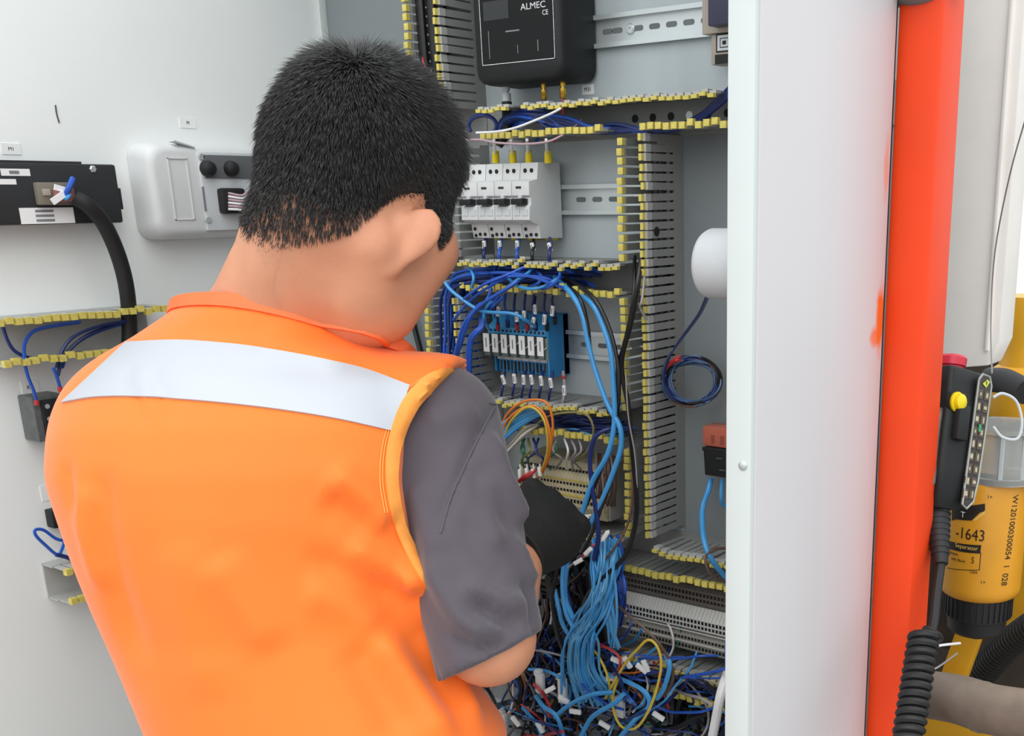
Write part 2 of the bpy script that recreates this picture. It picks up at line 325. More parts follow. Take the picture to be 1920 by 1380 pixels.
# ---------------------------------------------------------------- black controller at the top
bc = empty('controller_box', (-.935,-.004,1.75), 'black plastic controller box with outlined screen mounted at the top', 'controller')
xl, xr, zb, zt, yf = -1.004, -.868, 1.683, 1.86, -.066
def rrect(x0,x1,z0,z1,r,n=5):
    return [(cx+r*math.cos(a), cz+r*math.sin(a)) for cx,cz,s in ((x1-r,z1-r,0),(x0+r,z1-r,1),(x0+r,z0+r,2),(x1-r,z0+r,3)) for a in [math.pi/2*(s+k/n) for k in range(n+1)]]
MB().loft([[(x,y,z) for x,z in rrect(xl+i,xr-i,zb+i,zt-i,.016)] for y,i in ((-.003,.002),(-.006,0),(-.052,0),(-.062,.001),(yf,.005))]).build('housing', BLACK, bc, smooth=50)
MB().box((-.990,yf+.001,1.7045),(-.8785,yf-.0006,1.80)).build('front_glass', GLOSSBK, bc)
LN = mat('white outline print',(206,210,212),.5,var=.25,vs=400)
fr = MB()
for a,b_ in (((-.9900,1.7045),(-.9893,1.80)),((-.8792,1.7045),(-.8785,1.80)),((-.990,1.7045),(-.8785,1.7052))): fr.box((a[0],yf-.0005,a[1]),(b_[0],yf-.0009,b_[1]))
fr.build('white_outline', LN, bc, 0)
mk = MB()
for x,z0,z1,wd in ((-.978,1.711,1.741,.0008),(-.934,1.714,1.723,.0008),(-.9035,1.714,1.726,.0010)): mk.box((x,yf-.0005,z0),(x+wd,yf-.0009,z1))
mk.box((-.951,yf-.0005,1.7375),(-.930,yf-.0009,1.7390)).build('indicator_marks', mat('dim print',(120,124,126)), bc, 0)
MB().box((-.984,yf-.0002,1.752),(-.945,yf-.0009,1.772)).build('screen', mat('dark screen',(34,38,40),.2), bc, 0)
fx = (np.array([-.908,yf-.0007,1.7612]),(1,0,0),(0,0,1),(0,-1,0))
textmesh('ALMEC', .0095, fx, LN, 'maker_lettering', bc, sx=1.25)
textmesh('CE', .0075, (np.array([-.8905,yf-.0007,1.7528]),(1,0,0),(0,0,1),(0,-1,0)), LN, 'approval_mark', bc)
# antenna connectors under it
for px, c, lb in ((949,'st','silver aerial connector with thick black lead under the controller'),(1019,'g1','brass aerial connector with blue lead under the controller'),(1055,'g2','brass aerial connector with dark red lead under the controller')):
    p = onY(px, 165, -.035); r = empty('aerial_connector', (p[0],-.035,zb), lb, 'connector', 'aerial connectors under the controller'); M_ = PLGREY if c == 'st' else GOLD; k = 1.35 if c == 'st' else 1
    MB().lathe((p[0],-.035,zb+.001),(0,0,-1),[(0,.0034*k),(.005,.0034*k),(.005,.0024*k),(.008,.0024*k),(.008,.0040*k),(.017,.0040*k),(.019,.0026*k)],6 if c!='st' else 16).build('nut', M_, r)
    ld = [(p[0],-.035,zb-.017),(p[0]+.001,-.037,zb-.032),(p[0]+.002,-.04,zb-.05),(p[0]-.004,-.05,zb-.066)]
    MB().tube(ld, .0062 if c == 'st' else .0016, 10).build('lead', RUBBER if c == 'st' else WM('mb' if c == 'g1' else 'rd'), r)

# ---------------------------------------------------------------- device at the right end of the top rail
dv = empty('rail_device', (-.64,-.009,1.735), 'beige rail-mounted unit with grey socket partly behind the white edge', 'rail unit')
MB().prism([(-.009,1.7175),(-.034,1.7175),(-.034,1.80),(-.009,1.80)], lambda y,z,d:(d,y,z), -.703,-.60).build('body', BEIGE, dv, bev=.001)
MB().box((-.6845,-.034,1.722),(-.60,-.052,1.80)).build('dark_front', mat('navy plastic',(44,46,70),.4), dv, bev=.002)
b = MB(); b.box((-.694,-.009,1.6875),(-.60,-.030,1.7172)); b.build('socket_block', BEIGE, dv, bev=.0006)
for k, m_ in ((.0105,DARKHOLE),(.0088,PLGREY),(.0056,DARKHOLE),(.0046,PLGREY),(.0022,DARKHOLE)):
    MB().box((-.677-k,-.030-.0012+k*.08,1.708-k*.85),(-.677+k,-.0316+k*.08,1.708+k*.85)).build('socket_ring', m_, dv, 0)
MB().box((-.689,-.0298,1.6878),(-.66,-.0306,1.697)).build('dark_port', DARKHOLE, dv, 0)

# ---------------------------------------------------------------- terminal strips at lower right
def strip(label, x0, x1, prof, rows, mats, n, grp, zrows):
    r = empty('terminal_strip', ((x0+x1)/2, -.01, prof[0][1]), label, 'terminal strip', grp); pw = (x1-x0)/n
    me = MB().prism(prof, lambda y,z,d:(d,y,z), .0002, pw-.0002).mesh('terminal', mats, 0); hs = {}
    for i in range(n):
        o = bpy.data.objects.new('terminal', me); COL.objects.link(o); o.parent = r; o.matrix_parent_inverse = Matrix.Translation(-r.location); o.location = (x0+i*pw,0,0)
    for (y, z, nrm, hw, hh) in zrows:                     # rows of entry holes, one sunk dark face per terminal
        nrm = np.array([0,*nrm],float); nrm /= np.linalg.norm(nrm); up = np.cross(nrm,(1,0,0)); hm = MB().obox((pw/2,y,z), [(1,0,0),up,nrm], (pw*hw,hh,.0004)).mesh('entry_hole', DARKHOLE, 0)
        for i in range(n):
            o = bpy.data.objects.new('entry_hole', hm); COL.objects.link(o); o.parent = r; o.matrix_parent_inverse = Matrix.Translation(-r.location); o.location = (x0+i*pw,0,0)
    return r
TX0, TX1, NT = -.815, -.60, 42
strip('upper dark grey row of spring terminals above the pale row', TX0, TX1, [(-.004,1.080),(-.048,1.079),(-.052,1.083),(-.052,1.099),(-.046,1.103),(-.004,1.105)], 2, TERMD, NT, 'long terminal strips at lower right',
      [(-.0521,1.0945,(-1,0),.30,.0022),(-.0521,1.0875,(-1,0),.30,.0018)])
strip('middle pale grey row of terminals with a white marker ledge', TX0, TX1, [(-.004,1.050),(-.050,1.046),(-.056,1.050),(-.056,1.064),(-.046,1.0765),(-.004,1.0785)], 2, TERML, NT, 'long terminal strips at lower right',
      [(-.0561,1.0605,(-1,0),.30,.0021),(-.0561,1.054,(-1,0),.30,.0018)])
strip('lowest brownish grey row of terminals above the bottom duct', TX0+.008, TX1, [(-.004,1.018),(-.044,1.015),(-.052,1.020),(-.054,1.038),(-.048,1.0440),(-.004,1.0455)], 2, TERM, NT, 'long terminal strips at lower right',
      [(-.0538,1.0360,(-1,.1),.30,.0018),(-.0525,1.0255,(-1,.1),.32,.0028)])
for z in (1.0455,1.0305): MB().box((TX0,-.0535,z),(TX1,-.0555,z+.0012)).build('marker_ledge', TERML, bpy.data.objects['terminal_strip.002'])
din_rail('zinc rail edge carrying the lowest terminal row', TX0-.01, TX1+.1, 1.010, [])

# terminal block in the middle, behind the gloved hand
strip('cream terminal block with yellow stripes behind the gloved hand', -.975, -.835, [(-.004,1.165),(-.050,1.165),(-.058,1.180),(-.058,1.215),(-.044,1.235),(-.004,1.238)], 2, mat('cream terminal',(206,198,166),.5,var=.2,vs=120), 26, None,
      [(-.0521,1.2255,(-1.1,1),.3,.0016),(-.0581,1.209,(-1,0),.3,.0016),(-.0581,1.200,(-1,0),.3,.0016),(-.0581,1.187,(-1,0),.3,.0022)])
b = MB(); b.box((-.975,-.0582,1.1925),(-.838,-.0588,1.1955)); b.box((-.975,-.0582,1.2125),(-.838,-.0588,1.2145)); b.build('yellow_stripe', DUCTY, bpy.data.objects['terminal_strip.003'])
MB().box((-.8345,-.004,1.166),(-.8300,-.050,1.237)).build('end_clamp', TERM, bpy.data.objects['terminal_strip.003'], bev=.001)
# ---------------------------------------------------------------- things on the left wall (its face is X = XW, things face +X)
def sticker(label, y0, y1, z0, z1, code):
    r = empty('label_sticker', (XW, (y0+y1)/2, z0), label, 'label', 'small white labels on the cabinet')
    MB().box((XW+.0001,y0,z0),(XW+.0008,y1,z1)).build('paper', PAPER, r)
    textmesh(code, (z1-z0)*.45, (np.array([XW+.0009,(y0+y1)/2,(z0+z1)/2]),(0,1,0),(0,0,1),(1,0,0)), INK, 'printed_code', r)
def wx(px, py, d=0.): return onX(px, py, XW+d)
def sticker_px(label, a, b, code): 
    p, q = wx(*a), wx(*b); sticker(label, p[1], q[1], q[2], p[2], code)
sticker_px('small white label above the black control unit on the left wall', (0,268), (40,290), 'M1')
sticker_px('small white label above the white connector box', (335,220), (368,241), 'M')
sticker_px('small white label below the upper wire duct by the grey relay', (38,716), (74,736), 'K4')
sticker_px('small white label above the small black socket beside the vest', (74,912), (118,932), 'M2')
p = onY(1103,168,-.001); r_ = empty('label_sticker', (p[0],0,p[2]), 'small white label on the back plate below the controller', 'label', 'small white labels on the cabinet')
MB().box((p[0]-.0085,-.0012,p[2]-.0055),(p[0]+.0085,-.0020,p[2]+.0055)).build('paper', PAPER, r_); textmesh('M31', .006, (np.array([p[0],-.0021,p[2]]),(1,0,0),(0,0,1),(0,-1,0)), INK, 'printed_code', r_)
MB().tube([wx(104,197,.0006),wx(106,212,.0006),wx(111,230,.0006)], .0008, 5).build('scratch', mat('dark scratch',(70,74,78)), None); tag(bpy.data.objects['scratch'], 'short dark scratch on the white left wall', 'scratch')

# black control unit
def WB(b, y0,y1,z0,z1,d0,d1,mi=0): return b.box((XW+d0,y0,z0),(XW+d1,y1,z1),mi)
ecu = empty('control_unit', (XW,-.43,1.565), 'black cast control unit with white stickers bolted to the left wall', 'control unit')
WB(MB(), -.60,-.354,1.533,1.598,.0005,.034).build('housing', ECUBK, ecu, bev=.003)
WB(MB(), -.60,-.392,1.598,1.6005,.006,.030).build('top_fin', ECUBK, ecu)
WB(MB(), -.354,-.347,1.548,1.572,.004,.026).build('side_flange', ECUBK, ecu, bev=.001)
F = XW+.034
for px,py in ((174,317),): q = onX(px,py,F); MB().lathe((F-.001,q[1],q[2]),(1,0,0),[(0,.0042),(.002,.0042),(.003,.003),(.003,0)],6).build('bolt', STEEL, ecu)
def ecusticker(nm, a, b, lines):
    p, q = onX(*a,F), onX(*b,F); WB(MB(), p[1],q[1],q[2],p[2],.0335,.0345).build(nm, PAPER, ecu)
    for i in range(lines):
        zz = p[2]-(p[2]-q[2])*(i+.7)/(lines+.4); hh = (p[2]-q[2])*.12/lines*2
        WB(MB(), p[1]+(q[1]-p[1])*.28,p[1]+(q[1]-p[1])*.62,zz-hh,zz+hh,.0345,.0347).build('printed_line', mat('faint print',(128,132,136)), ecu, 0)
ecusticker('barcode_sticker', (0,316), (57,330), 1); ecusticker('barcode_sticker', (-60,335), (31,346), 1); ecusticker('type_sticker', (35,390), (141,418), 3)
p, q = onX(60,342,F), onX(133,384,F)
WB(MB(), p[1],q[1],q[2],p[2],.034,.044).build('plug_socket', mat('olive plug housing',(120,116,104),.5), ecu, bev=.002)
WB(MB(), p[1]+.004,p[1]+.012,q[2]+.010,q[2]+.017,.044,.047).build('plug_latch', BEIGE, ecu, bev=.0008)
WB(MB(), p[1]+.015,q[1]-.002,q[2]+.003,p[2]-.006,.044,.050).build('plug_insert', mat('dull red plug insert',(150,96,92),.5), ecu, bev=.0015)
c = onX(108,362,F+.016)
for k,(dx,dz,L,mm) in enumerate(((.006,.004,.020,PAPER),(-.001,-.005,.018,PAPER))):
    MB().obox(c+np.array([.002*k,dx,dz]), [(1,0,0),(0,.86,(.5 if k else -.25)),(0,-(.5 if k else -.25),.86)], (.0008,L/2,.0035)).build('wire_tag', mm, ecu)
MB().tube([onX(122,372,F+.012),onX(128,355,F+.022),onX(137,334,F+.02)], .0032, 8).build('blue_cable_end', WM('mb'), ecu)
MB().tube([onX(118,374,F+.010),onX(126,371,F+.02),onX(131,364,F+.02)], .0022, 8).build('blue_cable_end', WM('lb'), ecu)
cd = MB().tube([onX(140,370,F+.012),onX(165,385,F+.018),onX(195,420,XW+.05),onX(222,480,XW+.045),onX(238,545,XW+.04),onX(243,620,XW+.03),onX(238,690,XW+.03)], .0088, 14, sub=10)
tag(cd.build('cable_conduit', RUBBER), 'thick black cable running down from the black control unit', 'cable')

# white connector box
wb = empty('connector_box', (XW,-.23,1.57), 'white rounded plastic box with black plugs on the left wall', 'connector box')
def yz(y0,y1,z0,z1,r): return rrect(y0,y1,z0,z1,r)
Y0,Y1,Z0,Z1 = -.318,-.135,1.511,1.625
MB().loft([[(XW+x,y,z) for y,z in yz(Y0+i,Y1-i,Z0+i,Z1-i,.018)] for x,i in ((.0005,0),(.012,0),(.030,.003),(.036,.007),(.038,.012))]).build('shell', PLWHITE, wb, smooth=60)
FW = XW+.038
p, q = onX(313,296,FW), onX(365,412,FW)
b = MB(); 
for (a,c_) in (((p[1],p[2]-.001),(q[1],p[2])),((p[1],q[2]),(q[1],q[2]+.001)),((p[1],q[2]),(p[1]+.0012,p[2])),((q[1]-.0012,q[2]),(q[1],p[2]))): b.box((FW-.001,a[0],a[1]),(FW+.0012,c_[0],c_[1]))
b.build('recess_frame', PLWHITE, wb)
p, q = onX(368,284,FW), onX(470,430,FW)
MB().box((FW-.002,p[1],q[2]),(FW+.004,-.135,p[2])).build('plug_plate', PLGREY, wb, bev=.002)
p, q = onX(378,290,FW+.004), onX(460,335,FW+.004)
MB().box((FW+.003,p[1],q[2]),(FW+.006,-.138,p[2])).build('cap_recess', mat('shadow grey plastic',(96,100,102)), wb, bev=.001)
for px in (394,437):
    q = onX(px,316,FW+.012); MB().lathe((FW+.004,q[1],q[2]),(1,0,0),[(0,.0095),(.006,.0095),(.010,.008),(.012,.005),(.0125,0)],20).build('cable_cap', RUBBER, wb)
p = onX(432,376,FW+.006)
MB().box((FW+.003,p[1]-.017,p[2]-.016),(FW+.016,p[1]+.017,p[2]+.015)).build('black_plug', RUBBER, wb, bev=.004)
for px,py in ((377,294),(390,412)): q = onX(px,py,FW+.004); MB().lathe((FW+.003,q[1],q[2]),(1,0,0),[(0,.0042),(.003,.0036),(.003,0)],14).build('screw', STEEL, wb)
for k in range(6):
    a = onX(428,362+k*6,FW+.018); e = onX(470,362+k*8,FW+.022)
    MB().tube([a,(a+e)/2+np.array([.004,0,.001*(k-3)]),e,e+np.array([.0,.03,-.02])], .0016, 6).build('plug_wire', WM('wh' if k%2 else 'pk'), wb)
b = MB(); p,q = onX(378,350,FW+.0042), onX(388,396,FW+.0042); b.box((FW+.004,p[1],q[2]),(FW+.0044,q[1],p[2])).build('rating_label', mat('faint print',(128,132,136)), wb, 0)
b = MB(); p = onX(325,264,FW-.004); b.obox((FW-.006,p[1]+.012,Z1-.002),[(1,0,0),(0,.97,-.25),(0,.25,.97)],(.006,.014,.0008)).build('lid_seam', PLGREY, wb, 0)

# ducts on the left wall: run along Y, fingers point to +X
def wall_duct(label, z0, z1, y0, y1, depth=.052):
    r = empty('cable_duct', (XW,(y0+y1)/2,(z0+z1)/2), label, 'cable duct', 'short ducts on the left wall')
    MB().box((XW+.0003,y0,z0),(XW+.003,y1,z1)).build('base', DUCTL, r)
    for z, hk in ((z1-.001,-1),(z0+.001,1)):
        MB().box((XW+.002,y0,z-.0009),(XW+.024,y1,z+.0009)).build('side_rail', DUCTL, r)
        m = MB(); m.box((.022,-.0036,-.0009),(depth-.006,.0036,.0009),0); m.box((depth-.008,-.0036,min(-.0012,hk*.006)),(depth,.0036,max(.0012,hk*.006)),1); me = m.mesh('finger',[DUCTL,DUCTY],0)
        y = y0+.006
        while y < y1:
            o = bpy.data.objects.new('finger', me); COL.objects.link(o); o.parent = r; o.matrix_parent_inverse = Matrix.Translation(-r.location); o.location = (XW,y,z); o.rotation_euler = (0,random.gauss(0,.02),0); y += PITCH
    return r
p, q = wx(5,600,.05), wx(300,578,.05); p2 = wx(40,685,.05)
wall_duct('upper short duct on the left wall with blue wires', p2[2], p[2], -.528, -.325)
p = wx(110,1072,.05); q2 = wx(120,1142,.05)
wall_duct('lower short broken duct on the left wall beside the vest', q2[2]+.002, p[2], -.502, -.40)

def socket(label, px, py, w_, h_, d_, red):
    c = wx(px,py); r = empty('relay_socket', (XW,c[1],c[2]), label, 'relay socket', 'small sockets on the left wall')
    MB().box((XW+.0005,c[1]-w_/2,c[2]-h_/2),(XW+d_,c[1]+w_/2,c[2]+h_/2)).build('block', mat('dark grey socket',(88,92,92),.45,var=.2,vs=120) if not red else BLACK, r, bev=.002)
    MB().box((XW+d_,c[1]-w_*.30,c[2]-h_*.42),(XW+d_+.006,c[1]+w_*.3,c[2]+h_*.42)).build('raised_core', BLACK if not red else RED, r, bev=.0015)
    for k in range(3): MB().lathe((XW+d_+.0055,c[1]-w_*.15,c[2]+h_*(.28-.28*k)),(1,0,0),[(0,.0028),(.001,.0028),(.001,0)],10).build('clamp_screw', STEEL if not red else RED, r)
    return r
socket('dark grey relay socket with red-sleeved wires on the left wall', 68, 778, .036, .052, .034, False)
socket('small black fuse socket with red insert beside the vest', 108, 966, .030, .022, .018, True)

# ---------------------------------------------------------------- things by the right wall
bz = empty('buzzer', (-.476,-.31,1.50), 'white round alarm buzzer behind the white cabinet edge', 'buzzer')
tip = onY(1325,492,-.31)[0]; zc = onX(1348,492,tip)[2]; rz = .0285
MB().lathe((-.4757,-.31,zc),(-1,0,0),[(0,rz*.96),(.004,rz),(-.4757-tip-.006,rz),(-.4757-tip-.002,rz*.93),(-.4757-tip,rz*.8),(-.4757-tip,0)],40).build('shell', mat('buzzer plastic',(184,188,191),.5,spec=.3,var=.02), bz, smooth=50)
MB().box((-.478,-.315,zc-rz-.009),(-.485,-.305,zc-rz+.001)).build('cable_gland', PLGREY, bz)
rl = empty('car_relay', (-.66,-.001,1.19), 'translucent orange relay plugged into a black socket by the right edge', 'relay')
p, q = onY(1318,798,-.035), onY(1372,842,-.035); MB().box((p[0],-.010,q[2]),(q[0],-.036,p[2])).build('orange_case', RELAY, rl, bev=.002)
for k in (.3,.62): MB().box((p[0]+(q[0]-p[0])*k,-.036,q[2]+.004),(p[0]+(q[0]-p[0])*(k+.12),-.0365,q[2]+.014)).build('moulded_mark', mat('dark orange mark',(140,70,54)), rl, 0)
p2, q3 = onY(1317,838,-.04), onY(1376,898,-.04)
MB().loft([[(x0,y,z) for x0,y in ((a,-.003),(q3[0],-.003),(q3[0],-.041),(a,-.041))] for z,a in ((p2[2],p2[0]),(p2[2]-.004,p2[0]),(p2[2]-.0045,p2[0]+.002),(q3[2],p2[0]+.004))]).build('black_socket', BLACK, rl, bev=.0012)
MB().box((p2[0]+.003,-.02,p2[2]-.001),(p2[0]+.007,-.03,p2[2]+.006)).build('latch', BLACK, rl)
for k in (0,1): c = onY(1348+6*k,860+22*k,-.0425); MB().box((c[0]-.004,-.0405,c[2]-.0008),(c[0]+.004,-.0425,c[2]+.0008)).build('ridge', mat('grey moulding',(70,74,76)), rl)

# ---------------------------------------------------------------- orange post and the machine beyond it
XO = -.4095; yb = onX(1810,20,XO)[1]
op = empty('post', (-.43,-.08,0), 'tall orange painted steel post right of the white cabinet side', 'post')
MB().box((-.4522,-.0995,0),(XO,yb,2.6)).build('tube', ORANGE, op, bev=.004)
MB().box((-.452,-.0995,0),(-.40,yb,.01)).build('foot_plate', ORANGE, op)
# white panel behind
YP = .22
a = onY(1812,20,YP); b0 = onY(1775,668,YP); c = onY(1888,200,YP); d = onY(1916,200,YP+.0)
wp = empty('panel', ((a[0]+c[0])/2,YP,b0[2]), 'weathered white steel panel hanging beyond the orange post', 'panel')
MB().prism([(a[0]-.03,b0[2]-.02),(c[0],b0[2]-.008),(c[0]+.012,b0[2]+.022),(c[0]+.012,2.5),(a[0]-.03,2.5)], lambda x,z,d_:(x,d_,z), YP, YP+.05).build('sheet', CREAM, wp, bev=.003)
MB().box((c[0]-.004,YP-.006,b0[2]+.01),(c[0]+.0005,YP+.001,2.5)).build('edge_bead', CREAM, wp, bev=.002)
MB().tube([onY(1925,215,YP-.05),onY(1893,330,YP-.04),onY(1866,470,YP-.03),onY(1858,600,YP-.06),onY(1860,700,YP-.2)], .0009, 5).build('thin_wire', mat('dull thin wire',(120,116,110),.4,.3)); tag(bpy.data.objects['thin_wire'], 'thin bare wire hanging in front of the white panel', 'wire')
n_3 = lambda v: np.array(v,float)/np.linalg.norm(v)
# engine block
eb = empty('engine', (-.2,.6,0), 'yellow engine casting behind the fuel filter', 'engine')
g = at(1760,660,1.9); 
MB().box((-1.2,.75,0),(.6,1.3,1.32)).build('block', ENGD, eb, bev=.01)
e1 = at(1898,705,1.62); MB().lathe(e1+np.array([0,.05,-.05]),(0,0,1),[(-.03,.040),(0,.050),(.05,.050),(.06,.036),(.10,.034),(.12,.04),(.16,.04)],20).build('pump_body', ENGY, eb)
e2 = at(1905,1010,1.72); MB().box(e2-np.array([.01,.0,.16]),e2+np.array([.16,.16,.14])).build('casting', ENGY, eb, bev=.012)
e3 = at(1780,1250,1.6); MB().obox(e3+np.array([.012,0,0]),[n_3((1,0,-.25)),(0,1,0),n_3((.25,0,1))],(.017,.012,.085)).build('bracket_plate', ENGY, eb, bev=.002)
e4 = at(1830,1370,1.55); MB().obox(e4,[(1,0,0),(0,1,0),(0,0,1)],(.16,.02,.03)).build('lower_plate', ENGY, eb, bev=.003)
e5 = at(1755,1000,1.75); MB().obox(e5,[(1,0,0),(0,1,0),(0,0,1)],(.07,.05,.17)).build('side_casting', ENGD, eb, bev=.01)
# filter
tf = 1.42; fc = at(1843,1005,tf); up = np.array([0,0,1.]); rr = 75/FPX*tf
ztop = at(1843,885,tf)[2]; zbot = at(1838,1118,tf)[2]
fl = empty('fuel_filter', (fc[0],fc[1],zbot), 'yellow spin-on fuel filter with black printing and black bowl', 'filter')
cx_, cy_ = fc[0], fc[1]
MB().lathe((cx_,cy_,zbot),(0,0,1),[(-.004,rr*.80),(0,rr*.93),(.006,rr*.99),(.012,rr),(ztop-zbot-.004,rr),(ztop-zbot,rr*.97),(ztop-zbot,rr*.9)],48).build('can', FILY, fl, smooth=50)
MB().lathe((cx_,cy_,zbot-.002),(0,0,-1),[(0,rr*.84),(.03,rr*.82),(.031,rr*.74),(.048,rr*.72),(.053,rr*.62),(.053,rr*.2),(.062,rr*.18),(.062,0)],48).build('bowl', RUBBER, fl)
ribm = MB().box((-.0012,-.0012,-.028),(.0012,.0012,0)).mesh('grip_rib', RUBBER, 0)
for k in range(36):
    a_ = 2*math.pi*k/36; o = link('grip_rib', ribm, fl); o.location = (cx_+math.cos(a_)*rr*.835, cy_+math.sin(a_)*rr*.835, zbot-.002); o.rotation_euler = (0,0,a_)
hd = at(1893,830,tf)
MB().lathe((cx_+.016,cy_,ztop),(0,0,1),[(0,rr*.95),(.008,rr*.98),(.008,rr*.86),(.060,rr*.84),(.062,rr*.95),(.068,rr*.95),(.068,0)],32).build('clear_head', CLEAR, fl)
for k in range(10):
    a_ = 2*math.pi*k/10; MB().box((cx_+.016+math.cos(a_)*rr*.86-.002,cy_+math.sin(a_)*rr*.86-.002,ztop+.008),(cx_+.016+math.cos(a_)*rr*.86+.002,cy_+math.sin(a_)*rr*.86+.002,ztop+.06)).build('head_rib', PLGREY, fl)
# printing wrapped on the can
vd = CP[:2]-np.array([cx_,cy_]); th0 = math.atan2(vd[1],vd[0])
def can_frame(px, py):
    """angle and height on the can that shows at a picture point"""
    r_ = ray(px,py); o = CP[:2]-np.array([cx_,cy_]); A_ = r_[0]**2+r_[1]**2; B_ = o@r_[:2]; C_ = o@o-rr**2; D_ = B_*B_-A_*C_
    t = (-B_-math.sqrt(max(D_,0)))/A_; h = CP+t*r_; return math.atan2(h[1]-cy_,h[0]-cx_), h[2]
FINK = mat('filter black print',(30,24,18),.5,var=0); FYL = mat('filter pale print',(226,186,96),.5,var=0)
def wrapper(th, z, rot=0., off=.0002):
    ca, sa = math.cos(rot), math.sin(rot)
    def f(x, y, zz):
        x, y = x*ca-y*sa, x*sa+y*ca; R_ = rr+off+zz*.5; t = th+x/rr; return (cx_+R_*math.cos(t), cy_+R_*math.sin(t), z+y)
    return f
def wrap_poly(nm, pts, m_, off=.0004, nsub=10):
    """flat patch bent round the can: pts = picture points of its outline (convex, 4 corners)"""
    q = [can_frame(*p_) for p_ in pts]; b_ = MB(); vs = []
    for i in range(nsub+1):
        for j in range(2):
            u = i/nsub; e0 = [q[0][k]*(1-u)+q[1][k]*u for k in (0,1)]; e1_ = [q[3][k]*(1-u)+q[2][k]*u for k in (0,1)]; t,z = e0 if j == 0 else e1_
            vs.append((cx_+(rr+off)*math.cos(t),cy_+(rr+off)*math.sin(t),z))
    b_.add(vs,[(2*i,2*i+2,2*i+3,2*i+1) for i in range(nsub)]); return b_.build(nm, m_, fl, 60)
wrap_poly('black_emblem', [(1785,950),(1847,944),(1847,958),(1785,976)], FINK)
wrap_poly('black_emblem', [(1785,962),(1847,952),(1822,976),(1785,972)], FINK, .0005)
wrap_poly('pale_stripe', [(1824,976),(1847,957),(1847,963),(1830,976)], FYL, .0006)
wrap_poly('name_bar', [(1780,1014),(1840,1022),(1838,1038),(1778,1028)], FINK)
def wrap_text(txt, px, py, size, m_=FINK, rot=0., nm='lettering', sx=1., off=.0005, al='CENTER'):
    t, z = can_frame(px, py); return textmesh(txt, size, (0,0,0,0), m_, nm, fl, wrap=wrapper(t, z, rot, off), sx=sx, align=al)
wrap_text('-1643', 1818, 1003, .0205, sx=.80)
wrap_text('Separator', 1811, 1026, .0075, FYL, off=.0007)
wrap_text('T', 1806, 965, .010, PAPER, off=.0009)
for k,(px,py,s_) in enumerate(((1787,1037,.005),(1796,1050,.005),(1826,1073,.005))): wrap_text(('Element','with Bowl','USA')[k], px, py, s_)
wrap_text('S', 1824, 1051, .012, sx=.7)
wrap_poly('frame_line', [(1776,1064),(1836,1068),(1836,1069.2),(1776,1065.2)], FINK); wrap_poly('frame_line', [(1838.6,1036),(1840,1036),(1837,1069),(1835.6,1069)], FINK)
for px,py in ((1856,932),(1843,1092)): wrap_text('1+', px, py, .006)
wrap_text('W1201000300054  1  028', 1893, 1014, .0118, rot=-math.pi/2-.06, nm='date_stamp', sx=.92)
# hoses, pipe, wires
def pxtube(nm, pts, r, m_, label, cat, n=12, sub=6, group=None):
    o = MB().tube([at(*p_) for p_ in pts], r, n, sub=sub).build(nm, m_); return tag(o, label, cat, group)
pi = pxtube('pipe', [(1690,1300,1.46),(1745,1303,1.44),(1800,1312,1.40),(1860,1330,1.36),(1960,1345,1.32)], .031, PIPE, 'thick dusty grey pipe across the lower right', 'pipe', 20)
MB().tube([at(1838,1325,1.375),at(1846,1327,1.37)], .0322, 20, sub=1).build('pipe_joint', PIPE, pi)
pxtube('hose', [(1855,712,1.5),(1885,715,1.47),(1925,735,1.43)], .0165, RUBBER, 'black rubber hose right of the remote control', 'hose', 16)
hz = pxtube('corrugated_hose', [(1780,1330,1.75),(1835,1270,1.7),(1890,1210,1.62),(1960,1160,1.5)], .021, RUBBER, 'black corrugated hose behind the pipe', 'hose', 16)
hp = catmull([at(*p_) for p_ in [(1780,1330,1.75),(1835,1270,1.7),(1890,1210,1.62),(1960,1160,1.5)]], 12)
for k in range(1,len(hp)-1): MB().tube([hp[k]-(hp[k+1]-hp[k])*.15,hp[k]+(hp[k+1]-hp[k])*.15], .0225, 14, sub=1).build('corrugation', RUBBER, hz)
pxtube('wire_loop', [(1862,745,1.3),(1880,738,1.3),(1905,752,1.3),(1916,790,1.3),(1908,822,1.3),(1880,820,1.3),(1862,800,1.3)], .0018, PLGREY, 'loop of pale wire in front of the clear filter head', 'wire', 8)
pxtube('stray_wire', [(1735,1216,1.3),(1765,1210,1.32),(1800,1206,1.35)], .0016, WM('wh'), 'white wire end beside the coiled cord', 'wire', 6)
pxtube('stray_wire', [(1735,1262,1.35),(1760,1250,1.36),(1795,1225,1.4)], .0012, WM('gy'), 'thin grey wire above the dusty pipe', 'wire', 6)
# grey domed lamp at the very top
gl = empty('lamp', at(1735,-20,1.02), 'grey domed lamp at the top of the white side', 'lamp')
c = at(1732,-28,1.0); MB().lathe(c,(0,0,-1),[(-.05,.03),(-.03,.034),(0,.0345),(.008,.033),(.015,.026),(.0195,.014),(.021,0)],32).build('dome', GREYM, gl, smooth=60)
MB().lathe(c,(0,0,-1),[(.002,.0345),(.004,.0362),(.007,.0355),(.008,.033)],32).build('rim', RUBBER, gl)
MB().box((-.452,c[1]-.012,c[2]+.03),(c[0],c[1]+.012,c[2]+.05)).build('arm', GREYM, gl)

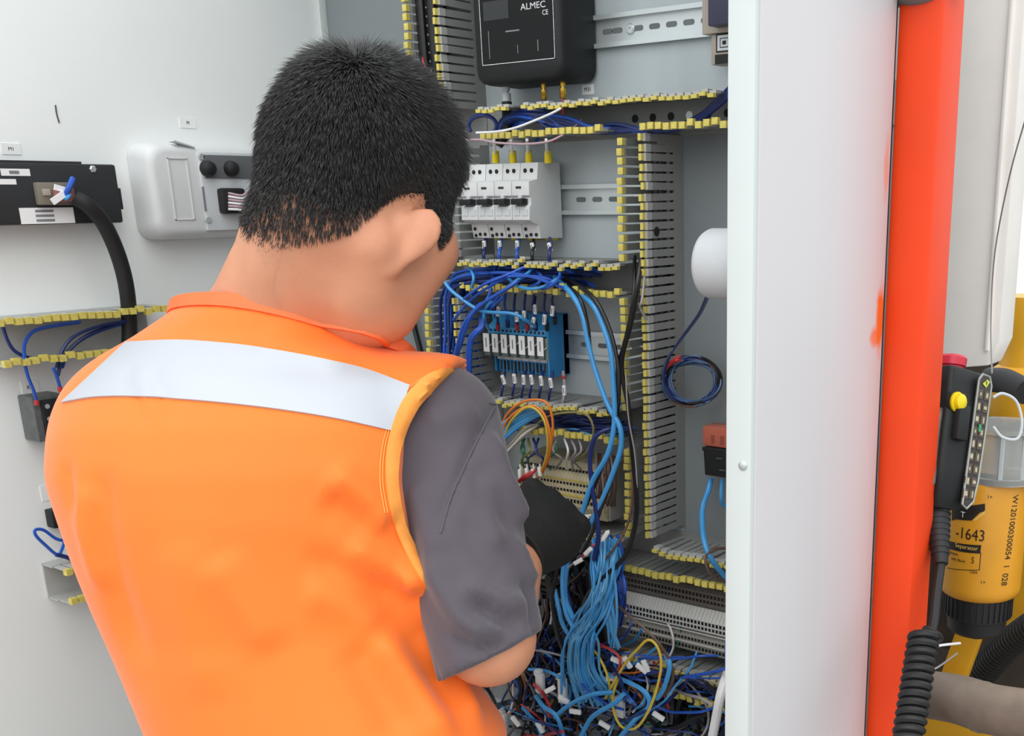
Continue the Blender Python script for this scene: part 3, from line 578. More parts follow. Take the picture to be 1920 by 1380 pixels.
# remote control pendant
tr_ = 1.16; top = at(1818,694,tr_); bot = at(1790,955,tr_)
L = bot-top; Ln = np.linalg.norm(L); ez = -L/Ln
ex = cdir(.78,0,.62); ex -= ez*(ex@ez); ex /= np.linalg.norm(ex); ey = np.cross(ez, ex)      # ex across the keypad-free face, ey out of it towards the keypad side
if (ey@ (CP-top)) > 0: ey = -ey
rc = empty('remote_control', bot, 'black handheld remote control with red knob and yellow button', 'remote control')
def RP(u, v, h): return top+ex*u+ey*v-ez*h          # u across, v depth, h down
s_ = tr_/FPX
def sect(h, u0, u1, v0, v1, r=.006):
    return [RP(u,v,h) for u,v in rrect(u0,u1,v0,v1,r,3)]
MB().loft([sect(h*Ln,a*s_,b_*s_,v0,v1) for h,a,b_,v0,v1 in ((0,-52,52,0,.05),(.02,-56,57,-.002,.052),(.10,-57,58,-.002,.052),(.25,-58,56,-.004,.052),(.45,-60,53,-.004,.05),(.7,-60,48,-.004,.048),(.9,-52,40,-.002,.046),(1.0,-40,28,.004,.04))]).build('case', BLACK, rc, smooth=40)
# raised grip on the left face
MB().loft([[RP(-44*s_+d,-.006-k,h*Ln) for d,h in ((0,.27),(34*s_,.27),(34*s_,.52),(0,.52))] for k,d_ in ((-.004,0),(.006,0))]).build('grip_pad', BLACK, rc, bev=.003)
c = RP(-38*s_,-.008,.255*Ln); MB().lathe(c+ey*.006,-ey,[(0,.0105),(.004,.0105),(.004,.0085),(.009,.008),(.011,.005),(.0112,0)],20,0).build('yellow_button', YEL, rc)
MB().lathe(c+ey*.008,-ey,[(0,.013),(.004,.0125),(.004,0)],20).build('button_collar', RUBBER, rc)
c = RP(-6*s_,.022,0); MB().lathe(c,ez,[(-.003,.0135),(.004,.0135),(.005,.0158),(.013,.0162),(.0155,.014),(.0155,0)],28).build('red_knob', RED, rc, smooth=40)
# keypad on the right part of the front
kp = [RP(u*s_,-.0055,h*Ln) for u,h in ((10,.06),(24,.015),(46,.02),(52,.08),(48,.45),(40,.80),(32,.95),(14,.99),(-2,.97))]
kp = [RP(u*s_,-.0045,h*Ln) for u,h in ((14,.06),(24,.015),(46,.02),(54,.08),(50,.45),(44,.78),(36,.93),(18,.985),(4,.96))]
nk = len(kp); MB().add([tuple(q) for q in kp]+[tuple(q-ey*.0025) for q in kp],[tuple(range(nk)),tuple(range(nk,2*nk))]+[(i,(i+1)%nk,nk+(i+1)%nk,nk+i) for i in range(nk)]).build('keypad', mat('dark keypad foil',(52,48,44),.35,var=.3,vs=300), rc)
MB().tube([q-ey*.0027 for q in kp+[kp[0]]], .0012, 6, sub=1).build('keypad_rim', mat('pale rim',(150,154,150)), rc)
def key(u, h, w, hh, m_, nm='key'):
    MB().obox(RP(u*s_,-.0073,h*Ln),[ex,ez,ey],(w*s_,hh*s_,.0006)).build(nm, m_, rc)
KM = mat('pale symbol',(176,170,140),.5,var=.2,vs=300); KG = mat('green symbol',(60,150,96),.5); KD = mat('brown key',(86,74,66),.5)
for r_i in range(9):
    for cc in (0,1):
        h = .16+.09*r_i; u = (22 if cc == 0 else 42)-r_i*1.6
        key(u, h, 7, 8.5, KD); MB().obox(RP(u*s_,-.0081,h*Ln),[ex,ez,ey],((1.6+1.2*((r_i+cc)%3))*s_,(3+1.4*((r_i*2+cc)%3))*s_,.0003)).build('key_symbol', KM, rc)
MB().obox(RP(30*s_,-.0081,.40*Ln),[ex,ez,ey],(3.5*s_,7*s_,.0004)).build('green_symbol', KG, rc)
b = MB(); cc = RP(36*s_,-.0078,.075*Ln); b.add([cc-ex*11*s_-ez*2*s_,cc+ex*1*s_-ez*8*s_,cc+ex*11*s_+ez*5*s_,cc+ex*2*s_+ez*8*s_],[(0,1,2,3)]); b.build('yellow_emblem', mat('lime emblem',(196,200,70),.4), rc, 0)
MB().add([cc-ex*2*s_+ez*4*s_-ey*.0003,cc-ez*5*s_-ey*.0003,cc+ex*2.5*s_+ez*4*s_-ey*.0003],[(0,1,2)]).build('emblem_arrow', INK, rc, 0)
# its holder on the post
MB().loft([[RP(u*s_,v,h*Ln) for u,v in ((-84,.006),(-56,.002),(-56,.03),(-84,.03))] for h in (.30,.86)]).build('holder', mat('worn metal',(128,112,104),.35,.6,var=.2), None, bev=.004)
tag(bpy.data.objects['holder'], 'worn metal holder between the orange post and the remote', 'holder')
# strain relief and cord
q0 = RP(-6*s_,.02,1.0*Ln); q1 = at(1764,1058,1.15); MB().tube([q0,(q0+q1)/2,q1], .012, 14, sub=8, taper=[.0135,.011,.0075]).build('strain_relief', RUBBER, rc)
for k in range(8):
    u = .10+.10*k; c = q0+(q1-q0)*u; MB().tube([c,c+(q1-q0)*.035], .0145-.006*u, 14, sub=1).build('relief_rib', RUBBER, rc)
MB().tube([q1,at(1757,1110,1.14),at(1752,1160,1.13),at(1746,1190,1.12)], .0048, 10).build('lead', RUBBER, rc)
hc0, hc1 = at(1732,1192,1.10), at(1700,1400,1.06); ax = hc1-hc0; e1v = np.cross(ax,(0,1,0)); e1v /= np.linalg.norm(e1v); e2v = np.cross(ax,e1v); e2v /= np.linalg.norm(e2v)
turns = 13; hp = [hc0+ax*(k/(turns*14))+(e1v*math.cos(2*math.pi*k/14)+e2v*math.sin(2*math.pi*k/14))*.0118 for k in range(turns*14+1)]
tag(MB().tube(hp, .0042, 8, sub=1).build('coiled_cord', RUBBER), 'black coiled cord hanging below the remote control', 'cord')
MB().tube([at(1735,1180,1.1),at(1748,1186,1.11),at(1762,1196,1.13),at(1752,1205,1.12)], .0042, 8).build('cord_end', RUBBER, bpy.data.objects['coiled_cord'])
# ---------------------------------------------------------------- wiring: every cable is an object; points are (picture x, picture y, distance in front of the back plate)
def W(pts, r, c, label, group=None, name='wire', n=6, sub=6):
    o = MB().tube([onY(px,py,-d) for px,py,d in pts], r, n, sub=sub).build(name, WM(c)); return tag(o, label, 'wire' if name == 'wire' else 'cable', group)
def W3(pts, r, c, label, group=None, n=6, sub=6): return tag(MB().tube(pts, r, n, sub=sub).build('wire', WM(c)), label, 'wire', group)
def marker(parent, px, py, d, ang=0., ln=.0105, wd=.0042, code=True):
    c = onY(px,py,-d); ca, sa = math.cos(ang), math.sin(ang); u = np.array([ca,0,sa]); v = np.array([-sa,0,ca])
    m = MB().obox(c, [u,(0,1,0),v], (wd/2,.0016,ln/2)).build('marker_sleeve', PAPER, parent, bev=.0006)
    if code: MB().obox(c-np.array([0,.0018,0]), [u,(0,1,0),v], (wd*.18,.0002,ln*.3)).build('printed_code', mat('faint print',(128,132,136)), m, 0)
# yellow ferrules feeding the breakers from above
for i,(px,nm) in enumerate(((928,'leftmost'),(960,'second'),(990,'third'),(1026,'rightmost'))):
    o = W([(px-2,262,.075),(px-1,275,.06),(px,288,.045),(px+1,300,.042)], .0019, 'wh', f'{nm} white wire with yellow sleeve entering the breakers from above', 'yellow sleeved feeder wires')
    a, b = onY(px+1,283,-.044), onY(px+2,305,-.042); MB().cyl(a,b,.0042,14,0,.0046).build('yellow_sleeve', YEL, o)
# leads under the breakers with white markers
for i,(px,c,mx) in enumerate(((909,'db',0),(938,'mb',0),(971,'mb',0),(1000,'bk',8),(1032,'db',10))):
    o = W([(px-mx*.3+2,446,.045),(px+1,460,.05),(px-2,475,.06),(px-2,490,.06)], .0021, c, f'{WN[c]} lead under the breakers, number {("one","two","three","four","five")[i]} from the left', 'leads under the breakers')
    marker(o, px-1, 459 if i < 3 else 463, .053, .0 if i < 3 else .32, .010)
# white wires sagging across the upper duct
W([(872,263,.085),(900,262,.087),(935,268,.09),(985,270,.09),(1025,266,.088),(1050,256,.08),(1075,240,.06),(1090,225,.04)], .0013, 'pk', 'pale wire sagging over the lower edge of the upper duct')
W([(893,249,.085),(930,247,.085),(965,240,.086),(1005,225,.086),(1035,212,.085),(1052,203,.08)], .0014, 'wh', 'white wire crossing the upper duct diagonally')
# blue bundle lying in the upper duct
rg = random.Random(3)
for i in range(9):
    y = 232+rg.uniform(-10,12); x0 = 955+rg.uniform(-15,25); x1 = 1075+rg.uniform(-20,40)
    W([(x0-20,y+14,.03),(x0,y-8-rg.uniform(0,12),.045),(x0+45,y-14-rg.uniform(0,10),.05),(x1-40,y-4+rg.uniform(-8,4),.05),(x1,y+6,.05),(x1+40,y+8,.045),(1165+rg.uniform(-6,8),y+6,.05),(1210,244+rg.uniform(-3,3),.06)], .0024, rg.choice(['db','db','mb']), 'blue wire of the bundle lying in the upper duct', 'blue wires in the upper duct')
for i in range(3): W([(1210+i*3,246-i*2,.06),(1260,244-i*3,.05),(1310,226-i*4,.045),(1345,200-i*6,.05),(1372,176-i*8,.06)], .0026, 'db', 'dark blue wire rising to the right end of the upper duct', 'wires at the right end of the upper duct')
pts = [(905+26*math.cos(a),236+20*math.sin(a),.06) for a in np.linspace(2.6,7.2,10)]; W(pts, .0026, 'db', 'dark blue loop of wire at the left end of the upper duct')
# bundle turning from the breaker duct down the left column
for i in range(16):
    X = rg.uniform(-1.094,-1.060); d = rg.uniform(.02,.078); z = rg.uniform(1.454,1.474); x1 = rg.uniform(-.99,-.84)
    W3([(x1,-rg.uniform(.02,.05),z),(x1-.05,-d*.8,z+.003),(X+.035,-d,z-.002),(X+.006,-d,z-.022),(X,-d,z-.07),(X+rg.uniform(-.008,.008),-d+rg.uniform(-.01,.01),1.33),(X+rg.uniform(-.008,.008),-d,1.22),(X,-.03,1.02)], .0022, rg.choice(['db','mb','mb','db']), 'blue wire turning from the breaker duct down the left column duct', 'blue wires down the left column')
# arcs springing out of the breaker duct
A = [[(833,468,.05),(826,500,.085),(838,535,.092),(868,562,.092),(905,583,.090),(960,588,.088),(985,600,.08),(1003,612,.06)],
     [(870,560,.092),(905,535,.095),(950,516,.09),(985,500,.075)],[(850,600,.08),(885,560,.09),(930,530,.092),(975,508,.08)],
     [(880,500,.06),(888,520,.08),(884,540,.08)],[(905,512,.06),(950,512,.085),(1000,520,.09),(1045,536,.085),(1090,552,.06)],
     [(1050,500,.06),(1048,520,.085),(1030,538,.09),(1000,545,.06)],[(940,545,.05),(965,528,.088),(990,512,.08),(1003,498,.05)],
     [(1000,505,.05),(1015,518,.08),(1008,532,.09),(985,538,.06)],[(890,545,.06),(930,522,.085),(985,518,.09),(1030,524,.08),(1070,545,.05)],[(950,520,.07),(975,538,.088),(1010,540,.09),(1050,520,.07)]]
for i,p in enumerate(A): W(p, .0019 if i else .0022, 'mb' if i%3 else 'lb', ('long blue wire looping from the left column to the relay module' if i == 0 else 'blue wire arching across the breaker duct, '+('','starting left of the relay module','nearest the left column','short one hanging at the left end','low flat one along the duct','hooked at the middle of the duct','small loop below the third lead','curl below the fourth lead','widest flat arc','right of the middle')[i]), 'blue arcs over the breaker duct' if i else None)
for i,p in enumerate(([(930,500,.05),(915,560,.09),(895,575,.09),(870,610,.09),(855,660,.085),(845,720,.07)],[(1000,505,.06),(960,535,.095),(905,570,.095),(880,600,.09),(862,650,.085),(848,700,.07)])):
    W(p, .0026, 'mb', ('thick blue wire falling from under the first breaker lead to the lower left','thick blue wire falling from under the fourth breaker lead to the lower left')[i], 'blue wires falling past the relay module')
for i in range(3): W([(945-8*i,556,.07),(912-4*i,588,.08),(906-3*i,612,.085),(898-4*i,622,.09),(885-3*i,640,.09),(882-3*i,690,.085),(884-2*i,760,.07)], .0022, 'mb', ('inner','middle','outer')[i]+' blue wire running down left of the relay module', 'blue wires left of the relay module')
W([(925,562,.07),(910,580,.085),(908,598,.085),(916,617,.05)], .0022, 'lb', 'light blue wire hooked into the top left of the relay module')
# relay module leads
for i,(px,py,c,mk) in enumerate(((934,612,'rd',(934,584,-.25)),(952,606,'mb',None),(970,612,'rd',(969,594,.0)),(989,612,'rd',(983,592,0)),(1005,612,'db',(1000,604,-.3)),(1026,612,'bk',(1021,599,-.15)),(1041,600,'bk',(1036,583,-.2)))):
    o = W([(px,py+4,.048),(px-1,py-14,.055),(px-6,py-34,.055),(px-4,552,.06)], .0018, 'db' if c != 'mb' else 'mb', f'blue lead entering the relay module top, number {("one","two","three","four","five","six","seven")[i]} from the left', 'leads into the top of the relay module')
    MB().cyl(onY(px,py+6,-.046), onY(px-.5,py-5,-.052), .0028, 10).build('ferrule_collar', WM(c if c != 'mb' else 'db'), o)
    if mk: marker(o, mk[0], mk[1], .058, mk[2], .0125)
o = W([(1003,575,.05),(1003,566,.055),(1004,556,.05)], .0016, 'db', 'short lead with a white marker above the relay module'); marker(o, 1003, 580, .055, 0, .012)
for i,(px,py,an) in enumerate(((944,712,.35),(965,710,.12),(982,712,.0),(997,712,.15),(1015,714,.1),(1033,718,.15),(1058,732,.0))):
    c = 'rd' if i == 6 else 'db'
    o = W([(px+3 if i<6 else 1056,696,.04),(px+1,py,.05),(px-3,py+22,.055),(px-5,py+40,.05)], .0018, 'db' if i<6 else 'gy', f'lead with white marker below the relay module, number {("one","two","three","four","five","six","seven")[i]} from the left', 'leads below the relay module')
    marker(o, px, py, .053, an, .0125)
    if i == 6: MB().cyl(onY(1056,702,-.04), onY(1057,711,-.045), .0024, 8).build('ferrule_collar', WM('rd'), o)
# big black and light blue cables falling in front of the ducts
BK = [[(1205,470,.06),(1196,530,.085),(1184,600,.09),(1168,660,.092),(1166,700,.092),(1178,760,.095),(1186,850,.098),(1194,930,.10),(1190,990,.105),(1170,1045,.12),(1130,1085,.135),(1100,1120,.14),(1085,1180,.14)],
      [(1190,480,.05),(1188,560,.085),(1172,640,.088),(1158,690,.09),(1160,760,.092)],
      [(1060,530,.06),(1088,560,.092),(1102,610,.094),(1108,660,.094),(1126,720,.096),(1142,775,.09)],
      [(1060,520,.05),(1110,556,.09),(1140,610,.094),(1158,680,.095),(1160,740,.095),(1156,785,.09)],
      [(1150,825,.08),(1128,880,.10),(1108,930,.11),(1090,968,.115)],[(1165,835,.07),(1150,890,.10),(1130,945,.11),(1110,1000,.115),(1090,1040,.12)],
      [(1046,1060,.12),(1036,1120,.13),(1046,1190,.135),(1070,1240,.13)]]
LBL = ['long black cable curving from the upper right ducts down to the bundle','short black cable beside the inner column duct','black cable left of the pair of light blue cables','black cable right of the pair of light blue cables','thin black lead crossing the cream terminal block','black cable twisted with the light blue pair','black cable looping left of the wire bundle']
for p,l,r_ in zip(BK,LBL,(.0030,.0022,.0022,.0026,.0018,.0024,.003)): W(p, r_, 'bk', l, None, 'cable', 8)
W([(1212,478,.06),(1204,560,.09),(1200,575,.09),(1212,600,.08)], .0015, 'gy', 'thin grey wire hooked over the column duct')
W([(1173,700,.096),(1178,780,.1),(1190,850,.1),(1196,930,.1)], .0009, 'gy', 'thin grey wire running along the long black cable')
W([(1178,750,.094),(1185,850,.098),(1186,930,.10),(1176,985,.106),(1150,1030,.12),(1120,1065,.13)], .0015, 'br', 'brown wire running along the long black cable')
LB = [[(1040,520,.05),(1072,552,.09),(1092,590,.095),(1102,640,.096),(1118,700,.097),(1140,760,.098),(1162,800,.1),(1164,840,.1),(1148,890,.105),(1128,940,.11),(1105,985,.115),(1078,1020,.12),(1062,1070,.125),(1060,1120,.13),(1075,1160,.135)],
      [(1076,545,.06),(1110,570,.092),(1130,610,.095),(1145,660,.097),(1150,720,.098),(1152,790,.1),(1140,850,.105),(1112,900,.11),(1095,950,.115),(1080,1000,.12),(1062,1040,.125),(1055,1090,.13),(1062,1150,.135),(1085,1190,.14)]]
for p,l in zip(LB,('left light blue cable of the pair falling in front of the ducts','right light blue cable of the pair falling in front of the ducts')): W(p, .0032, 'lb', l, None, 'cable', 8)
W([(1110,1240,.13),(1060,1180,.13),(1048,1140,.13),(1040,1105,.125)], .0030, 'lb', 'light blue cable curving left of the wire bundle', None, 'cable', 8)
W([(1180,806,.07),(1140,805,.09),(1115,822,.1),(1106,860,.105),(1110,910,.11),(1118,960,.115),(1122,1005,.12),(1114,1050,.125)], .0028, 'db', 'dark blue cable looping out and down past the glove', None, 'cable', 8)
W([(1190,803,.06),(1150,803,.085),(1118,815,.095),(1108,840,.1)], .0022, 'mb', 'blue wire lying across the terminal duct')
# terminal duct: mixed wires
W([(940,815,.09),(950,790,.095),(975,768,.095),(1003,762,.095),(1022,780,.095),(1032,820,.095),(1030,855,.09),(1015,890,.075)], .0016, 'or', 'orange wire arching out of the terminal duct')
W([(944,822,.09),(958,790,.097),(985,765,.098),(1008,770,.098),(1024,800,.097),(1026,850,.092),(1010,895,.075)], .0016, 'yl', 'orange-yellow wire arching beside the orange one')
W([(936,805,.088),(955,772,.092),(985,752,.094),(1020,752,.094),(1034,775,.095),(1036,815,.095),(1026,865,.088),(1006,900,.07)], .0016, 'or', 'outer orange wire arching over the relay duct edge')
W([(1000,800,.07),(1030,780,.09),(1070,773,.095),(1100,778,.096),(1112,800,.096),(1110,825,.092),(1098,850,.085),(1075,868,.07)], .0014, 'ol', 'yellow-green wire arching to the right in the terminal duct')
for i in range(6): W([(930,842-i*7,.09),(955,815-i*6,.092),(985,792-i*5,.09),(1015,776-i*3,.075)], .0022, 'sb' if i%2 else 'lb', 'light blue wire bundled in the left of the terminal duct', 'light blue wires at the terminal duct')
for i in range(4): W([(940,862-i*4,.085),(962,838-i*3,.09),(985,815-i*4,.09),(1010,795,.075)], .0016, ('gy','wh','ol','gy')[i], 'pale wire under the light blue bundle in the terminal duct', 'pale wires at the terminal duct')
for i in range(7):
    x = 1035+rg.uniform(0,20); y = rg.uniform(790,815); W([(x,y,.03),(x+35,y-12+rg.uniform(-6,8),.06),(x+80,y+rg.uniform(-8,12),.06),(x+140,y+rg.uniform(-10,8),.04)], .0014, rg.choice(['sb','wh','db','db','sb']), 'thin wire lying in the right of the terminal duct', 'thin wires in the terminal duct')
for i in range(10):
    x = 945+rg.uniform(0,60); y = 800+rg.uniform(-12,8); W([(x-15,y,.02),(x+10,y-15,.04),(x+70,y-8+rg.uniform(-8,8),.04),(x+180,y+rg.uniform(-8,8),.03)], .0022, 'db', 'dark blue wire deep in the terminal duct', 'dark blue wires deep in the terminal duct')
for i,(x,c) in enumerate(((978,'gn'),(990,'ol'),(1000,'db'),(1010,'db'),(1045,'gy'),(1058,'wh'),(1070,'gy'),(984,'gn'),(1085,'gy'),(1035,'gn'))):
    W([(x,822,.07),(x+rg.uniform(-8,10),845,.085),(x+rg.uniform(-12,12),862,.08),(x+rg.uniform(-8,8),880,.062)], .0015, c, f'{WN[c]} wire plugged into the top of the cream terminal block', f'{WN[c]} wires into the cream terminal block')
for i in range(12):
    x = 1118+i*3.4; W([(x,850+i*.6,.05),(x+rg.uniform(-3,4),880,.062),(x+rg.uniform(-4,4),920,.062),(x-4+rg.uniform(-4,4),948,.05)], .0016, 'br' if i%4 else 'gy', 'brown wire hanging beside the cream terminal block', 'brown wires beside the cream terminal block')
for i in range(3): W([(968+i*6,905-i*2,.08),(982+i*5,893,.085),(998+i*4,884-i*2,.08)], .0019, 'rd', 'red wire end above the black glove', 'red wire ends above the glove')
for i,(x,y,an) in enumerate(((975,888,0),(988,886,.1),(1000,888,.2),(1012,884,.15))): o = W([(x,870,.075),(x+1,885,.078),(x,902,.07)], .0014, 'wh', 'white wire with marker above the black glove', 'marked white wires above the glove'); marker(o, x, y, .081, an, .012, .0045, False)
# light blue bundle dropping out of the cabinet
for i in range(46):
    u = rg.random(); x0 = 1112+u*48+rg.uniform(-4,4); spread = rg.gauss(0,1); left = rg.random() < .78
    p = [(x0,1018+rg.uniform(-12,14),.085+rg.uniform(0,.03)),(x0-2+rg.uniform(-6,6),1060,.12+rg.uniform(-.01,.015))]
    if left: p += [(1105+u*40+rg.uniform(-8,8),1110,.135+rg.uniform(-.012,.015)),(1085+u*42+rg.uniform(-14,14),1160,.14+rg.uniform(-.012,.015)),(1068+u*36+spread*12,1205,.14+rg.uniform(-.012,.015)),(1066+u*40+spread*14,1250+rg.uniform(-6,20),.135),(1085+u*50+spread*24,1300+rg.uniform(-10,30),.12)]
    else: p += [(1128+u*26+rg.uniform(-6,6),1115,.135),(1140+u*14+rg.uniform(-6,6),1165,.14),(1150+rg.uniform(-8,12),1205+rg.uniform(-6,14),.13)]
    W(p, .00165, rg.choice(['lb','lb','sb','sb','lb']), 'light blue wire in the loose bundle dropping out of the cabinet', 'light blue wires in the loose bundle', sub=5)
for i in range(16):
    x0 = 1150+rg.uniform(-14,16); W([(x0-8,1010+rg.uniform(-8,10),.07),(x0+4,1050,.10),(1162+rg.uniform(-10,10),1090,.12),(1165+rg.uniform(-8,8),1130,.12),(1158+rg.uniform(-10,8),1165+rg.uniform(-8,14),.11)], .0017, rg.choice(['db','mb','mb']), 'dark blue wire on the right side of the loose bundle', 'dark blue wires in the loose bundle', sub=5)
# single wires with clear shapes in the tangle
W([(1135,1310,.13),(1148,1285,.14),(1175,1240,.145),(1195,1218,.15),(1215,1200,.15),(1232,1212,.15),(1240,1245,.15),(1232,1290,.15),(1215,1335,.15),(1192,1365,.145),(1165,1362,.14),(1150,1330,.14),(1150,1300,.14),(1160,1270,.14)], .0017, 'yl', 'yellow wire in a tall loop over the tangle')
W([(1108,1212,.13),(1125,1235,.135),(1140,1270,.135),(1146,1310,.13)], .0016, 'yl', 'short yellow wire left of the yellow loop')
W([(1095,1202,.12),(1128,1210,.135),(1158,1228,.14),(1162,1250,.14),(1145,1272,.13)], .0018, 'rd', 'red wire curling beside the yellow loop')
W([(1158,1135,.12),(1180,1155,.14),(1215,1185,.145),(1245,1220,.145),(1262,1260,.14),(1255,1290,.135),(1235,1310,.13)], .0019, 'br', 'grey-brown wire crossing in front of the terminal strips')
W([(1365,1258,.13),(1352,1300,.15),(1342,1350,.15),(1332,1400,.15)], .0055, 'wh', 'thick white cable at the lower right cabinet edge', None, 'cable', 10)
for i,p in enumerate(([(1248,1225,.14),(1256,1250,.145),(1245,1290,.145),(1232,1310,.14)],[(1140,1265,.13),(1180,1280,.14),(1212,1300,.145),(1216,1325,.145),(1190,1350,.145),(1160,1385,.14)],[(1040,1345,.13),(1070,1320,.14),(1110,1302,.145),(1150,1298,.14)],[(1005,1305,.12),(1020,1325,.13),(1045,1345,.135),(1060,1395,.13)],[(1085,1390,.14),(1110,1345,.145),(1150,1320,.15),(1172,1300,.145)])):
    W(p, .0030, 'lb', ('thick light blue wire hanging right of the yellow loop','thick light blue wire passing behind the yellow loop','thick light blue wire arching left of the yellow loop','short thick light blue wire at the left of the tangle','thick light blue wire running under the yellow loop')[i], 'thick light blue wires in the tangle')
# wires on the right of the column: buzzer leads, hanging coil, relay leads
cc = (1300,716,.045)
bz0 = onX(1338,556,-.50)
for i in range(2): W3([np.array([-.506,-.318,zc-.024]),onY(1331-i*4,552,-.26),onY(1312-i*3,590,-.17),onY(1275-i*2,640,-.09),onY(1250+i*3,675,-.062),onY(1243+i*2,715,-.055),onY(1262,750,-.05)], .0012, ('sl','db')[i], ('upper ','lower ')[i]+'thin blue buzzer lead running down to the hanging coil', 'buzzer leads')
for i in range(9):
    rx, ry = 50+rg.uniform(-11,8), 44+rg.uniform(-10,7); ox, oy = rg.uniform(-7,6), rg.uniform(-6,7); a0 = rg.uniform(0,6.28); ph = rg.uniform(0,6)
    W([(cc[0]+ox+rx*math.cos(a0+t)*1.0,cc[1]+oy+ry*math.sin(a0+t),.030+.014*math.cos(a0+t)*-.6+.003*math.sin(3*t+ph)+.008) for t in np.linspace(0,6.1,14)], .0015, ('sl','db','bk','sl','bk','sl','db','br','sl')[i], 'turn of the hanging coil of blue and black wire', 'hanging coil of blue and black wire', sub=4)
for i in range(2): W([(1250+8*i,690-6*i,.055),(1262+6*i,676,.06),(1276,668+8*i,.055)], .0018, 'rd', 'red wire end tied into the hanging coil', 'red wire ends of the hanging coil')
W([(1333,898,.03),(1328,920,.04),(1318,950,.05),(1317,985,.07),(1322,1020,.09),(1335,1050,.09),(1360,1082,.07)], .0032, 'lb', 'light blue cable hanging from the orange relay', None, 'cable', 8)
W([(1354,898,.03),(1352,930,.035),(1355,945,.03),(1368,952,.02)], .0024, 'lb', 'short light blue cable right of the hanging one')
W([(1362,1028,.07),(1338,1030,.09),(1324,1045,.095),(1328,1070,.095),(1350,1090,.08)], .0018, 'br', 'brown wire crossing the lower right duct')
W([(795,95,.05),(793,112,.07),(799,130,.07),(800,145,.05)], .0014, 'rd', 'short dull red wire in the left column duct')
W([(772,590,.012),(780,625,.012),(790,665,.012),(800,720,.012)], .0042, 'bk', 'black cable on the back plate behind the man\'s chin', None, 'cable', 8)
# loose ends with white markers over the glove and bundle
for i,(a,b,c) in enumerate((((1081,976),(1108,966),'wh'),((1085,1050),(1120,1018),'rd'),((1128,1015),(1142,995),'wh'),((1063,1066),(1105,1040),'gy'),((1042,1115),(1032,1170),'wh'))):
    o = W([(*a,.125),((a[0]+b[0])/2,(a[1]+b[1])/2-3,.128),(*b,.122)], .0013, c, f'loose {WN[c]} wire end with marker, number {("one","two","three","four","five")[i]} from the top, near the glove', 'loose marked wire ends')
    marker(o, (a[0]+b[0])/2, (a[1]+b[1])/2, .13, -math.atan2(b[0]-a[0],a[1]-b[1]), .014, .005, False)
# the tangle at the cabinet bottom
for i in range(120):
    c = rg.choices(['db','mb','lb','bk','gy','br','wh','or','gn','yl','rd'], [24,18,16,10,9,8,6,4,3,2,2])[0]
    x = rg.uniform(930,1350); y = rg.uniform(1215,1400); y = max(y, 1215+max(0,(x-1180))*.55); d = rg.uniform(.03,.13); a = rg.gauss(.25,.8); L = rg.uniform(35,95); k = rg.uniform(-.9,.9); p = [(x,y,d)]
    for s_ in range(4): a += k*.5+rg.gauss(0,.2); x += L*.5*math.cos(a); y += L*.4*math.sin(a); d = min(.15,max(.02,d+rg.gauss(0,.018))); p.append((min(x,1362),y,d))
    W(p, rg.choice([.0011,.0014,.0018,.0022]), c, f'{WN[c]} wire tangled at the cabinet bottom', f'{WN[c]} wires of the tangle', sub=4)
for i in range(26):
    x = rg.uniform(955,1075); y = rg.uniform(1060,1230); d = rg.uniform(.02,.08); c = rg.choice(['db','br','bk','gy','db'])
    W([(x,y,d),(x+rg.uniform(-15,15),y+40,d+.02),(x+rg.uniform(-30,25),y+90,d+.02),(x+rg.uniform(-45,35),y+140,d)], .0015, c, f'{WN[c]} wire hanging in the dark behind the forearm', f'{WN[c]} wires behind the forearm', sub=4)
for i in range(12):
    x, y = rg.uniform(935,1270), rg.uniform(1220,1375); y = max(y, 1230+max(0,x-1180)*.6); c = onY(x,y,-.13); a = rg.uniform(-1.4,1.4); u = np.array([math.cos(a),.2,math.sin(a)]); u /= np.linalg.norm(u); v = np.cross(u,(0,1,0))
    v /= np.linalg.norm(v); t = MB().obox(c,[u,v,np.cross(u,v)],(.008,.003,.002)); o = t.build('wire_tag', PAPER, None, bev=.0008); tag(o, 'white tag on a loose wire in the bottom tangle', 'tag', 'white tags in the tangle')
for k,(px,py,py2) in enumerate(((1010,1262,1300),(1052,1270,1320),(940,1338,1365),(1160,1312,1345))):
    a, b = onY(px,py,-.12), onY(px+6,py2,-.13); o = MB().obox((a+b)/2,[(1,0,0),(0,1,0),n0] if False else [(1,0,0),(0,1,0),(0,0,1)],(.006,.003,np.linalg.norm(a-b)/2)); o.lathe(a,(0,0,1),[(-.002,.007),(.004,.006),(.006,.002)],12); o = o.build('connector_plug', PLWHITE, None, bev=.001)
    tag(o, 'white plastic plug end, number %s in the bottom tangle from the left' % ('two','three','one','four')[k], 'plug', 'white plugs in the tangle')
